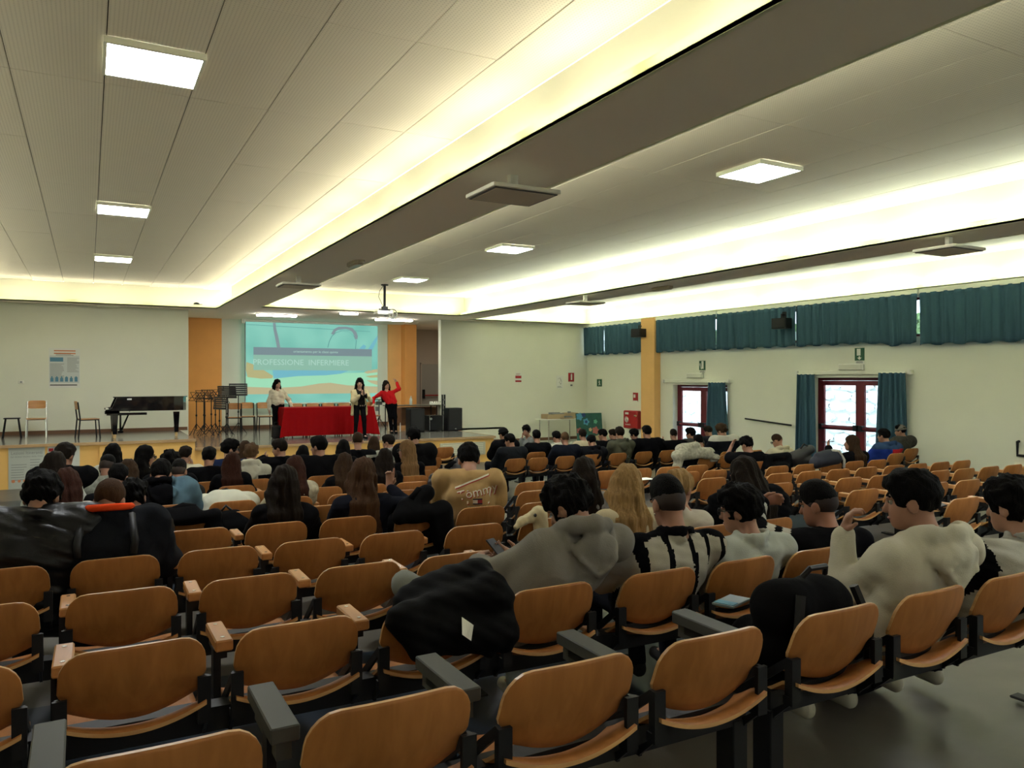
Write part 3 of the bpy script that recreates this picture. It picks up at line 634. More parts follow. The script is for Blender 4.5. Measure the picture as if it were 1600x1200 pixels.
# ------------------------------------------------------------------ the red table and the chairs on the stage
t = thing('covered_table', 'long table under a red cloth on the stage', 'table', (6.06, 22.2, .74))
MB().bbox(-1.25, -.36, .80, 1.25, .36, .835, .006).obj('tabletop', M['walnut'], t)
for sx in (-1.15, 1.15):
    for sy in (-.3, .3): MB().tube([(sx, sy, .8), (sx, sy, 0)], .022, 8).obj('leg', M['chrome'], t)
def tcloth():
    mb = MB(); L, Wd, Hh = 1.29, .40, .78; per = []
    n1, n2 = 60, 24
    for i in range(n1): per.append((-L + 2 * L * i / n1, -Wd))
    for i in range(n2): per.append((L, -Wd + 2 * Wd * i / n2))
    for i in range(n1): per.append((L - 2 * L * i / n1, Wd))
    for i in range(n2): per.append((-L, Wd - 2 * Wd * i / n2))
    n = len(per); rows = 7
    for j in range(rows + 1):
        v = j / rows
        for i, (x, y) in enumerate(per):
            nxx, nyy = (x / L, y / Wd); q = .012 * v * math.sin(i * .55) + .008 * v * math.sin(i * 1.27 + 1)
            cr = .07 * v * max(0, min(1, (abs(nxx) - .92) / .08)) * max(0, min(1, (abs(nyy) - .8) / .2))
            zz = .86 - v * (Hh + (.03 if abs(nxx) > .98 else 0)) + (.012 if j == 0 else 0)
            mb.v.append((x + (q + cr) * (1 if abs(nxx) > .985 else 0) * math.copysign(1, x) + cr * math.copysign(1, x), y + (q) * math.copysign(1, y) * (1 if abs(nyy) > .985 else 0) + cr * math.copysign(1, y), zz - .02))
    for j in range(rows):
        for i in range(n): mb.f.append((j * n + i, j * n + (i + 1) % n, (j + 1) * n + (i + 1) % n, (j + 1) * n + i)); mb.mi.append(0)
    mb.f.append(tuple(range(n))); mb.mi.append(0)
    return mb
o = tcloth().obj('tablecloth', M['redcloth'], None, loc=(6.06, 22.2, .74), label='plain red cloth draped over the long stage table', cat='tablecloth'); o.modifiers.new('thick', 'SOLIDIFY').thickness = .004
def stage_chair(x, y, z, rz, label, frame='black', group=None, wd=1.0):
    t = thing('school_chair', label, 'chair', (x, y, z), rz, group); s = .21 * wd; fm = M['black'] if frame == 'black' else M['chrome']
    mb = MB(); n = 10                                            # seat and curved back panel, chair faces +y
    for i in range(n + 1):
        u = -1 + 2 * i / n
        mb.v += [(s * u, -.19, .47 + .004 * u * u), (s * u, .20, .475), (s * u, .225, .458), (s * u, -.19, .456)]
    for i in range(n):
        a = i * 4
        for q in range(4): mb.f.append((a + q, a + (q + 1) % 4, a + 4 + (q + 1) % 4, a + 4 + q)); mb.mi.append(0)
    mb.f += [(3, 2, 1, 0), (n * 4, n * 4 + 1, n * 4 + 2, n * 4 + 3)]; mb.mi += [0, 0]
    mb.obj('seat', M['stagechair'], t)
    mb = MB()
    for i in range(n + 1):
        u = -1 + 2 * i / n; y0 = -.235 - .03 * (1 - u * u); rr = .04 * max(0, abs(u) - .75) / .25
        mb.v += [(s * u, y0, .70 + rr), (s * u, y0 - .02, .90 - rr), (s * u, y0 - .034, .90 - rr), (s * u, y0 - .014, .70 + rr)]
    for i in range(n):
        a = i * 4
        for q in range(4): mb.f.append((a + q, a + (q + 1) % 4, a + 4 + (q + 1) % 4, a + 4 + q)); mb.mi.append(0)
    mb.f += [(3, 2, 1, 0), (n * 4, n * 4 + 1, n * 4 + 2, n * 4 + 3)]; mb.mi += [0, 0]
    mb.obj('backrest', M['stagechair'], t)
    for sx in (-1, 1):
        MB().tube([(sx * s * .95, -.26, .88), (sx * s * .95, -.21, .47), (sx * s * 1.02, -.25, 0)], .017, 7).obj('leg', fm, t)
        MB().tube([(sx * s * .95, -.2, .445), (sx * s * .95, .19, .445), (sx * s * 1.02, .22, 0)], .017, 7).obj('leg', fm, t)
    MB().tube([(-s, .17, .44), (s, .17, .44)], .012, 6).tube([(-s, -.2, .44), (s, -.2, .44)], .012, 6).obj('crossbar', fm, t)
    return t
FC = R(180)
SG = 'wooden school chairs on the stage'
stage_chair(3.98, 25.25, .74, FC - R(15), 'front wooden chair beside the solid music desks', group=SG)
stage_chair(4.48, 25.75, .74, FC - R(5), 'wooden chair behind the front one, left of the screen edge', group=SG)
stage_chair(4.98, 25.6, .74, FC, 'wooden chair under the left edge of the screen', group=SG)
for xq, l in ((5.35, 'left'), (5.85, 'second'), (6.32, 'third'), (6.82, 'right')):
    stage_chair(xq + .1, 23.1, .76, FC, {'left': 'wooden chair behind the red table nearest the woman in white', 'second': 'lower wooden chair second along behind the red table', 'third': 'wooden chair third along behind the red table', 'right': 'wooden chair behind the red table next to the woman in the patterned top'}[l], group=SG)
stage_chair(8.15, 24.4, .74, FC + R(10), 'wooden chair right of the screen behind the woman in red', frame='chrome', group=SG)
stage_chair(-1.12, 22.3, .96, FC, 'wooden chair with pale metal legs by the left wall poster', frame='chrome', group=SG)
stage_chair(.0, 21.5, .96, R(-80), 'black framed wooden chair seen from the side near the piano', group=SG)
# stool
t = thing('stool', 'small backless stool at the far left of the stage', 'stool', (-1.62, 22.2, .96)); MB().bbox(-.17, -.15, .47, .17, .15, .495, .008).obj('seat', M['black'], t)
for sx in (-1, 1):
    for sy in (-1, 1): MB().tube([(sx * .13, sy * .11, .47), (sx * .19, sy * .15, 0)], .014, 6).obj('leg', M['black'], t)
# small poster on the piano wall
t = paper('wall_poster', 'white event poster with blue box on the piano wall', 'poster', -.55, 2.685, .72, 1.04, WB)
MB().box(-.34, -.0046, -.40, .34, -.004, .33).obj('tint', mat('poster_grey', (.56, .60, .58), .8), t)
lines(t, -.24, .26, .44, 2, .07, 'inkorange', .03, .1); lines(t, -.2, .22, .36, 2, .03, 'inkgrey', .012, .2)
MB().box(-.33, -.0058, .17, -.03, -.005, .28).obj('blue_box', M['inkblue'], t)
lines(t, -.33, .02, .10, 14, .035, 'inkgrey', .011); lines(t, .06, .34, .26, 12, .033, 'inkgrey', .010); lines(t, -.33, .32, -.46, 1, .03, 'ink', .025, .1)
mb = MB()
for k in range(6): mb.box(-.32 + k * .11, -.006, -.36, -.25 + k * .11, -.005, -.26 + .02 * (k % 2)); mb.box(-.30 + k * .11, -.006, -.26, -.27 + k * .11, -.005, -.22)
mb.obj('pictures', M['inkblue'], t)
# posters on the stage front
t = thing('stage_poster', 'tall white poster headed Lezioni Itineranti on the left stage front', 'poster', (-1.18, YS + .015, .42)); MB().box(-.34, -.008, -.50, .34, .0, .50).obj('sheet', mat('poster_pale', (.44, .47, .42), .8), t)
text('Lezioni Itineranti', .10, M['inkgrey'], t, (0, -.011, .36), RY, sx=.86); text('del dottor musica della Città', .052, M['inkgrey'], t, (0, -.011, .28), RY); lines(t, -.30, .05, .20, 1, .03, 'ink', .02)
for m_, a, b2, zz, n, d in (('inkgrey', -.29, .0, .10, 7, .055), ('inkgrey', .06, .30, .20, 9, .06)):
    mb = MB()
    for k in range(n): mb.box(a, -.0095, zz - k * d, a + (b2 - a) * (1 - .3 * rnd.random()), -.0075, zz - k * d + .012)
    mb.obj('print', M[m_], t)
MB().lathe([(.035, 0), (.035, .002)], 14, (-.25, 0, 0)).lathe([(.03, 0), (.03, .002)], 14, (-.14, 0, 0)).lathe([(.03, 0), (.03, .002)], 14, (-.04, 0, 0)).obj('seal', M['inkorange'], t, loc=(0, -.009, -.25), rot=(R(90), 0, 0))
t = thing('stage_poster', 'white poster with a small red corner mark, second on the stage front', 'poster', (-.48, YS + .015, .46)); MB().box(-.31, -.008, -.46, .31, 0, .46).obj('sheet', mat('poster_white', (.52, .54, .50), .8), t)
MB().box(-.29, -.0095, .33, -.20, -.0075, .40).obj('red_mark', M['signred'], t)
mb = MB()
for k in range(5): mb.box(-.1, -.0095, .25 - k * .1, .22 - .05 * (k % 3), -.0075, .262 - k * .1)
mb.obj('print', M['inkgrey'], t)
t = thing('wall_socket', 'tiny round socket on the wall left of the piano', 'socket', (-.9 + .1 * 0 - .75, WB, 2.10)); t.location = (at_y(33, 597, WB)[0], WB, at_y(33, 597, WB)[2]); MB().bbox(-.06, -.02, -.04, .06, 0, .04, .006).obj('plate', M['white'], t); MB().tube([(0, -.024, 0), (0, -.018, 0)], .025, 10).obj('outlet', M['inkgrey'], t)
t = thing('wall_switch', 'small grey switch box on the edge of the ochre strip', 'switch', (3.80, YA - .01, at_y(348, 607, YA)[2])); MB().bbox(-.08, -.05, -.09, .08, 0, .09, .01).obj('box', M['inkgrey'], t); MB().box(-.03, -.06, -.03, .03, -.048, .03).obj('rocker', M['white'], t)
# ------------------------------------------------------------------ grand piano
t = thing('grand_piano', 'black lacquered grand piano on the left stage wing', 'piano', (.36, 21.55, .96))
G = M['blackgloss']
out = [(0, -.55), (1.66, -.55), (1.80, -.42), (1.82, -.15), (1.70, .12), (1.45, .28), (1.1, .42), (.8, .62), (.45, .80), (.16, .85)]
mb = MB(); mb.prism([(.28, -.75), (1.50, -.75), (1.72, -.70), (1.80, -.55), (1.80, -.30), (1.66, -.05), (1.35, .15), (1.0, .35), (.75, .62), (.28, .75)], 'z', .66, .985); mb.obj('case', G, t)
mb = MB(); mb.prism([(.16, -.77), (1.50, -.77), (1.74, -.72), (1.83, -.55), (1.82, -.28), (1.67, -.02), (1.36, .18), (1.02, .38), (.76, .65), (.16, .77)], 'z', .985, 1.012); mb.obj('lid', G, t)
MB().prism([(.0, .62), (.0, .70), (.13, .72), (.16, .80), (.24, .985), (.30, .985), (.30, .60), (.02, .60)], 'y', -.76, -.70).prism([(.0, .62), (.0, .70), (.13, .72), (.16, .80), (.24, .985), (.30, .985), (.30, .60), (.02, .60)], 'y', .70, .76).obj('arm_cheek', G, t)
MB().bbox(-.02, -.76, .60, .30, .76, .68, .008).bbox(.02, -.70, .56, .9, .70, .62, .01).obj('keybed', G, t)
MB().bbox(.02, -.70, .68, .17, .70, .70, .003).obj('keys', mat('ivory_keys', (.7, .68, .6), .3), t)
mb = MB()
for k in range(24): mb.box(.08, -.66 + k * .055, .70, .16, -.64 + k * .055, .712)
mb.obj('black_keys', M['black'], t)
MB().bbox(.26, -.72, .70, .29, .72, .99, .003).obj('fallboard', G, t)
MB().box(.46, -.7535, .93, .56, -.7505, .965).obj('white_sticker', M['whitepaper'], t)
for (x, y) in ((.20, -.60), (.20, .60), (1.58, -.45)):
    lg = MB().prism([(x - .075, .62), (x + .075, .62), (x + .045, .10), (x - .045, .10)], 'y', y - .06, y + .06); lo = lg.obj('leg', G, t)
    MB().tube([(x, y, .11), (x, y, .06)], .035, 10).tube([(x, y - .02, .035), (x, y + .02, .035)], .035, 12).obj('caster', M['brass'], lo)
MB().tube([(.36, -.2, .15), (.55, -.05, .62)], .014, 6).tube([(.36, .2, .15), (.55, .05, .62)], .014, 6).bbox(.28, -.18, .10, .40, .18, .16, .01).box(.32, -.12, .16, .36, -.09, .60).box(.32, .09, .16, .36, .12, .60).obj('pedal_lyre', G, t)
# ------------------------------------------------------------------ music stands
def music_stand(x, y, hgt, label, solid=False, rz=0, tilt=0, group='folding music stands'):
    t = thing('music_stand', label, 'music stand', (x, y, .74), rz, group); B = M['black']
    MB().tube([(0, 0, .18), (0, 0, hgt)], .014, 7).lathe([(.025, 0), (.025, .05)], 8, (0, 0, hgt * .55)).obj('pole', B, t)
    for k in range(3):
        a = R(120 * k + 20); MB().tube([(0, 0, .34), (.27 * math.cos(a), .27 * math.sin(a), .012)], .010, 5).tube([(0, 0, .14), (.14 * math.cos(a), .14 * math.sin(a), .18)], .007, 5).obj('leg', B, t)
    Mx = Matrix.Translation((0, 0, hgt)) @ Matrix.Rotation(R(-22 + tilt), 4, 'X')
    mb = MB()
    if solid:
        for k in range(6): mb.box(-.27, -.006, .0 + k * .062, .27, .006, .05 + k * .062, 0, Mx)
        mb.box(-.27, -.07, -.012, .27, .006, .0, 0, Mx).box(-.27, -.008, 0, -.25, .008, .36, 0, Mx).box(.25, -.008, 0, .27, .008, .36, 0, Mx)
        mb.obj('desk', mat('desk_metal', (.03, .027, .027), .5), t)
    else:
        def tb(p, q): mb.tube([Mx @ Vector(p), Mx @ Vector(q)], .008, 5)
        tb((-.26, 0, 0), (.26, 0, 0)); tb((-.26, 0, .1), (.26, 0, .1)); tb((-.26, 0, .26), (.26, 0, .26)); tb((-.26, 0, 0), (-.06, 0, .26)); tb((.26, 0, 0), (.06, 0, .26)); tb((-.06, 0, 0), (-.26, 0, .26)); tb((.06, 0, 0), (.26, 0, .26)); tb((0, 0, -.05), (0, 0, .26))
        mb.obj('wire_desk', B, t)
for k, (x, y, hh, l) in enumerate(((2.78, 24.3, 1.02, 'wire music stand hard against the left stage corner'), (2.92, 23.75, 1.08, 'front left wire music stand of the cluster'), (3.05, 24.6, .98, 'rear wire music stand of the cluster'), (3.14, 23.9, 1.10, 'wire music stand in the middle of the cluster'), (3.32, 24.4, 1.03, 'wire music stand at the back right of the cluster'), (3.52, 23.70, .95, 'low wire music stand at the front right of the cluster'))):
    music_stand(x, y, hh, l, rz=R(20 * k - 40))
music_stand(3.62, 24.1, 1.10, 'solid slatted music stand at the right of the wire cluster', True, R(150), 8)
music_stand(3.98, 24.45, 1.16, 'solid slatted music stand behind the front wooden chair', True, R(185), 25)
music_stand(3.28, 23.3, .80, 'low solid music stand tilted among the wire stands', True, R(120), 30)
# ------------------------------------------------------------------ sound gear at the right of the stage
def pa_speaker(x, y, label):
    t = thing('pa_loudspeaker', label, 'loudspeaker', (x, y, .74), 0, 'black loudspeakers on the stage')
    MB().bbox(-.245, -.20, 0, .245, .20, .73, .015).obj('cabinet', M['blackplastic'], t)
    MB().bbox(-.22, -.215, .03, .22, -.198, .70, .006).obj('grille', mat('pa_grille', (.012, .012, .013), .7, bump=.3, bscale=250), t)
    MB().box(-.03, -.219, .06, .03, -.214, .085).obj('badge', M['chrome'], t)
pa_speaker(9.02, 22.75, 'black loudspeaker standing in front of the cabinets on the stage'); pa_speaker(10.26, 22.62, 'black loudspeaker at the right edge of the stage opening')
t = thing('flight_case', 'black case with metal edges between the two stage loudspeakers', 'case', (9.66, 22.75, .74)); MB().bbox(-.24, -.2, .02, .24, .2, .50, .01).obj('case_body', M['blackplastic'], t)
mb = MB()
for sx in (-.24, .225):
    for z in (.02, .485): mb.box(-.245, -.208, z, .245, -.198, z + .018)
    mb.box(sx, -.208, .02, sx + .018, -.198, .5)
mb.obj('edge_trim', M['chrome'], t); MB().lathe([(.04, 0), (.04, .012)], 12).obj('lock', M['chrome'], t, loc=(-.19, -.205, .40), rot=(R(90), 0, 0))
t = thing('gear_table', 'narrow table with sound equipment behind the stage loudspeakers', 'table', (9.38, 23.75, .74)); MB().bbox(-.98, -.3, .78, .78, .3, .81, .005).obj('tabletop', mat('dark_table', (.10, .09, .06), .4), t)
for sx in (-.9, .7):
    for sy in (-.25, .25): MB().tube([(sx, sy, .78), (sx, sy, 0)], .018, 7).obj('leg', M['black'], t)
t = thing('sideboard', 'brown wooden sideboard under the sound equipment table', 'cabinet', (9.55, 24.3, .74)); MB().bbox(-.75, -.25, .12, .75, .25, .72, .006).obj('body', M['walnut'], t)
for x in (-.5, 0, .5): d_ = MB().bbox(x - .235, -.268, .16, x + .235, -.25, .69, .004).obj('door', M['walnut'], t); MB().ball((x + .18, -.275, .45), .014).obj('knob', M['brass'], d_)
MB().box(-.72, -.2, 0, -.66, .2, .12).box(.66, -.2, 0, .72, .2, .12).obj('foot', M['black'], t)
t = thing('desk_cabinet', 'small brown cabinet with white legs left of the stage loudspeaker', 'cabinet', (8.50, 23.2, .74)); MB().bbox(-.16, -.2, .28, .16, .2, .74, .005).obj('body', M['walnut'], t)
for sx in (-.13, .13): MB().tube([(sx, -.17, .3), (sx, -.17, 0)], .014, 6).obj('leg', M['white'], t); MB().tube([(sx, .17, .3), (sx, .17, 0)], .014, 6).obj('leg', M['white'], t)
t = thing('drum_stand', 'black percussion stand right of the woman in red', 'stand', (8.42, 24.45, .74)); MB().tube([(0, 0, .3), (0, 0, .96)], .016, 7).obj('pole', M['black'], t); MB().lathe([(.30, 0), (.31, .008), (.05, .03)], 20).obj('disc', M['black'], t, loc=(0, 0, .96)); MB().bbox(-.09, -.07, .80, .09, .07, .92, .01).bbox(-.12, -.05, .60, -.02, .05, .74, .01).obj('clamp', M['inkgrey'], t)
for k in range(3): a = R(120 * k + 80); MB().tube([(0, 0, .4), (.26 * math.cos(a), .26 * math.sin(a), .01)], .013, 6).obj('leg', M['black'], t)
t = thing('water_bottle', 'clear plastic water bottle on the sound equipment table', 'bottle', (9.35 - .18, 23.5, 1.55)); MB().lathe([(.045, 0), (.048, .03), (.048, .19), (.02, .25), (.018, .27)], 14).obj('bottle', mat('bottle_plastic', (.55, .62, .58), .15, spec=.6), t, smooth=True); MB().lathe([(.02, .27), (.02, .295)], 12).obj('cap', M['white'], t)
t = thing('sound_mixer', 'white topped sound mixer on the right end of the equipment table', 'mixer', (10.12, 23.55, 1.55)); MB().prism([(-.2, 0), (.2, 0), (.2, .10), (-.2, .05)], 'x', -.2, .2).obj('body', M['white'], t)
mb = MB()
for k in range(5): mb.ball((-.15 + k * .075, -.05, .085), .018, 6, 4)
mb.obj('knob', M['black'], t)
t = thing('equipment_rack', 'tall thin black rack at the right edge of the alcove', 'rack', (10.12, 23.05, .74)); MB().box(-.05, -.05, 0, -.03, .05, 1.15).box(.03, -.05, 0, .05, .05, 1.15).obj('upright', M['black'], t); mb = MB(); [mb.box(-.03, -.04, .1 + k * .17, .03, .04, .16 + k * .17) for k in range(6)]; mb.obj('unit', M['inkgrey'], t)
t = thing('black_bag', 'black bag on the floor at the left end of the red table', 'bag', (4.60, 22.05, .74)); MB().bbox(-.13, -.1, 0, .13, .1, .36, .04).obj('bag_body', M['black'], t); MB().tube([(-.06, 0, .34), (-.05, 0, .45), (.05, 0, .45), (.06, 0, .34)], .012, 6).obj('handle', M['black'], t)
# grey door in the passage behind the stage
dz = at_y(660, 567, 28.5)[2]
root = struct('door_3', MB().box(11.55, 28.54, .74, 11.60, 28.6, dz).box(12.55, 28.54, .74, 12.6, 28.6, dz).box(11.55, 28.54, dz - .05, 12.6, 28.6, dz), M['passage'])
lf = MB().bbox(11.60, 28.55, .74, 12.55, 28.59, dz - .05, .004).obj('door_leaf', mat('grey_door', (.37, .345, .29), .5), root); MB().bbox(11.66, 28.44, 1.72, 12.5, 28.48, 1.77, .006).obj('push_bar', M['signred'], lf); MB().bbox(11.62, 28.44, 1.62, 11.70, 28.55, 1.98, .01).obj('bar_end', M['black'], lf)
# ------------------------------------------------------------------ rows of beam seats
ROWY = [1.91 + 1.03 * r for r in range(16)]
def x_at(px, Y):
    d = ray(px, HY); return Y / d[1] * d[0]
NB = 18
def back_mesh():
    mb = MB(); us = [math.sin(math.pi / 2 * (-1 + 2 * i / NB)) for i in range(NB + 1)]; vs = [0, .12, .24, .36, .42, .46, .6, .74, .88, .96, 1]; th = .013
    def pt(u, v):
        zb = .602 - .055 * max(0, 1 - u * u) ** 1.2; au = abs(u)
        zt = .822 + .006 * (1 - u * u) - (.085 * (1 - math.sqrt(max(0, 1 - ((au - .66) / .34) ** 2))) if au > .66 else 0)
        z = zb + (zt - zb) * v
        k = (z - .56) / .262
        hw = .214 if k < .36 else (.214 + .022 * min(1, (k - .36) / .06) if k < .42 else .236 - .008 * ((k - .42) / .58))
        y = .085 * max(0, min(1.2, 1 - k)) ** 1.3 + .045 * u * u * (1 - .35 * k) - .01 * math.sin(k * 3.1)
        return (hw * u, y, z)
    n = NB + 1
    for lay in (0, 1):
        for v in vs:
            for u in us:
                x, y, z = pt(u, v); mb.v.append((x, y - .5 * th if lay else y + .5 * th, z))
    nv = len(vs); o = n * nv
    for j in range(nv - 1):
        for i in range(NB):
            a = j * n + i
            mb.f.append((a + 1, a, a + n, a + n + 1)); mb.mi.append(0); mb.f.append((o + a, o + a + 1, o + a + n + 1, o + a + n)); mb.mi.append(0)
    ring = [i for i in range(n)] + [j * n + NB for j in range(1, nv)] + [(nv - 1) * n + i for i in range(NB - 1, -1, -1)] + [j * n for j in range(nv - 2, 0, -1)]
    for i in range(len(ring)):
        a, b2 = ring[i], ring[(i + 1) % len(ring)]; mb.f.append((a, b2, o + b2, o + a)); mb.mi.append(1)
    return mb.mesh('backrest')
def seat_mesh():
    mb = MB(); us = [-1 + 2 * i / NB for i in range(NB + 1)]; ws = [0, .08, .16, .26, .38, .5, .7, .85, .94, 1]; th = .014; n = NB + 1
    for lay in (0, 1):
        for w_ in ws:
            for u in us:
                y = .016 + .469 * w_ + .015 * (u * u) * (1 - w_) * 0
                z = .478 + .108 * max(0, 1 - max(0, w_ - .12) / .45) ** 1.5 - (.040 * max(0, 1 - w_) ** 1.2 + .016) * max(0, 1 - abs(u) ** 2.0) - (.03 * ((w_ - .8) / .2) ** 2 if w_ > .8 else 0)
                hw = .232 - (.035 * ((w_ - .85) / .15) ** 2 if w_ > .85 else 0)
                mb.v.append((hw * u, y, z - th * lay))
    nv = len(ws); o = n * nv
    for j in range(nv - 1):
        for i in range(NB):
            a = j * n + i
            mb.f.append((a, a + 1, a + n + 1, a + n)); mb.mi.append(0); mb.f.append((o + a + 1, o + a, o + a + n, o + a + n + 1)); mb.mi.append(0)
    ring = [i for i in range(n)] + [j * n + NB for j in range(1, nv)] + [(nv - 1) * n + i for i in range(NB - 1, -1, -1)] + [j * n for j in range(nv - 2, 0, -1)]
    for i in range(len(ring)):
        a, b2 = ring[i], ring[(i + 1) % len(ring)]; mb.f.append((b2, a, o + a, o + b2)); mb.mi.append(1)
    return mb.mesh('seat')
def bracket_mesh(s):
    mb = MB(); x = s * .226
    mb.box(x - .022, .030, .50, x + .022, .046, .668).box(x - .022, .046, .50, x + .022, .075, .53)
    mb.prism([(.046, .665), (.066, .665), (.34, .455), (.34, .425), (.20, .43), (.16, .43), (.285, .455), (.07, .625), (.07, .50), (.16, .43), (.12, .43), (.046, .50)], 'x', x + s * .004, x + s * .016)
    mb.box(x + s * .004, .12, .425, x + s * .016, .40, .452)
    return mb.mesh('bracket')
SEATM = {}
def seat_meshes():
    SEATM['backrest'] = back_mesh(); SEATM['seat'] = seat_mesh(); SEATM['b1'] = bracket_mesh(-1); SEATM['b2'] = bracket_mesh(1)
    for k in ('backrest', 'seat'):
        SEATM[k].materials.append(M['ply']); SEATM[k].materials.append(M['plyedge'])
        for p in SEATM[k].polygons: p.use_smooth = p.material_index == 0
    for k in ('b1', 'b2'): SEATM[k].materials.append(M['black'])
    me = MB().bbox(.303, .30, .655, .371, .575, .70, .006).mesh('armrest'); me.materials.append(M['armwood']); SEATM['arm'] = me
    me = MB().lathe([(.009, .7), (.009, .7025)], 10, (.337, .345, 0)).lathe([(.009, .7), (.009, .7025)], 10, (.337, .53, 0)).mesh('screw'); me.materials.append(M['chrome']); SEATM['screw'] = me
    me = MB().bbox(.295, .25, .655, .375, .60, .70, .004).box(.314, .27, .60, .356, .58, .655).mesh('armrest'); me.materials.append(M['grey_arm']); SEATM['garm'] = me
    me = MB().box(.300, .33, .43, .328, .39, .66).box(.312, .33, .62, .352, .54, .656).mesh('armrest_post'); me.materials.append(M['black']); SEATM['post'] = me
seat_meshes()
ORD = ['first', 'second', 'third', 'fourth', 'fifth', 'sixth', 'seventh', 'eighth', 'ninth', 'tenth', 'eleventh', 'twelfth', 'thirteenth', 'fourteenth', 'fifteenth', 'sixteenth', 'seventeenth', 'eighteenth', 'nineteenth', 'twentieth']
SEATS = {r: [] for r in range(16)}      # X of the seat centre per row
def add_seat(r, xc, gap=.45):
    for q in SEATS[r]:
        if abs(q - xc) < gap: return q
    SEATS[r].append(xc); return xc
def col(c): return .37 - .228 + .565 * c + (.06 if c >= 4 else 0)
for r, cs in ((0, range(-1, 7)), (1, range(-1, 7)), (2, range(-1, 5)), (3, range(-1, 5)), (4, range(-1, 6)), (5, range(-1, 6)), (6, range(0, 7)), (7, range(1, 8))):
    for c in cs: add_seat(r, col(c))
for r, pxs in ((2, (960, 1536, 1602)), (3, (897, 1377, 1434, 1487, 1536, 1582, 1622)), (4, (882, 1243, 1300, 1351, 1400, 1447, 1488, 1527, 1565, 1601)),
               (5, (869, 1138, 1191, 1241, 1287, 1331, 1374, 1416, 1452, 1487, 1520)), (6, (859, 1096, 1139, 1187, 1235, 1277, 1318, 1353, 1388)),
               (7, (972, 1021, 1066, 1109, 1330)), (9, (679, 1153)), (10, (626, 1193)), (12, (691, 811, 854)), (11, (858, 900, 941, 981, 1021, 1058)), (14, (710,))):
    for p in pxs: add_seat(r, x_at(p, ROWY[r]) - .23, .40)
def build_seats(occupied):
    RN = {0: 'nearest row'}
    for r in range(16):
        xs = sorted(SEATS[r]); Y = ROWY[r]
        if not xs: continue
        runs = [[xs[0]]]
        for a in xs[1:]:
            if a - runs[-1][-1] < (.60 if r == 0 else .80): runs[-1].append(a)
            else: runs.append([a])
        nm = RN.get(r, ORD[r] + ' row from the camera')
        idx = 0
        for run in runs:
            for i, xc in enumerate(run):
                occ = occupied.get((r, round(xc, 3)))
                lab = ('plywood seat under %s, %s' % (occ, nm)) if occ else 'empty plywood seat, %s from the left in the %s' % (ORD[idx], nm); idx += 1
                z = fl(xc, Y + .2)
                t = thing('auditorium_seat', lab, 'seat', (xc, Y, z), rnd.uniform(-.012, .012), 'beech plywood beam seats')
                link('backrest', SEATM['backrest'], None, t); link('seat', SEATM['seat'], None, t)
                link('bracket', SEATM['b1'], None, t); link('bracket', SEATM['b2'], None, t)
                last = i == len(run) - 1
                if r == 0 or not last or r > 1:
                    g = r == 0 and xc < 2.2
                    if r == 0 and 2.2 < xc < 2.6: link('armrest', SEATM['garm'], None, t, (-.60, .02, .0))
                    if r == 0 and xc > 2.2: continue
                    if r > 9: continue
                    a = link('armrest', SEATM['garm' if g else 'arm'], None, t); link('armrest_post', SEATM['post'], None, a)
                    if not g and r < 6: link('screw', SEATM['screw'], None, a)
            z = fl((run[0] + run[-1]) / 2, Y + .2); dz = -.009
            t = thing('seat_beam', 'black steel beam on legs carrying the %s seats of the %s' % ({0: 'left', 1: 'middle', 2: 'right'}.get(runs.index(run), 'far right') if len(runs) > 1 else 'joined', nm), 'beam', (0, Y, 0), 0, 'black steel seat beams')
            x0, x1 = run[0] - .25, run[-1] + .25
            za, zb = fl(x0, Y + .2), fl(x1, Y + .2)
            mb = MB(); mb.add([(x0, .13, za + .43), (x1, .13, zb + .43), (x1, .21, zb + .43), (x0, .21, za + .43), (x0, .13, za + .52), (x1, .13, zb + .52), (x1, .21, zb + .52), (x0, .21, za + .52)], [(0, 3, 2, 1), (4, 5, 6, 7), (0, 1, 5, 4), (1, 2, 6, 5), (2, 3, 7, 6), (3, 0, 4, 7)])
            mb.obj('beam', M['black'], t)
            nl = max(2, int((x1 - x0) / 2.3) + 1)
            for k in range(nl):
                x = x0 + .03 + (x1 - x0 - .06) * k / (nl - 1); zf = fl(x, Y + .2)
                MB().bbox(x - .035, .125, zf - .02, x + .035, .215, zf + .45, .004).bbox(x - .04, -.06, fl(x, Y + .0) - .005, x + .04, .40, zf + .025, .006).obj('leg', M['black'], t)
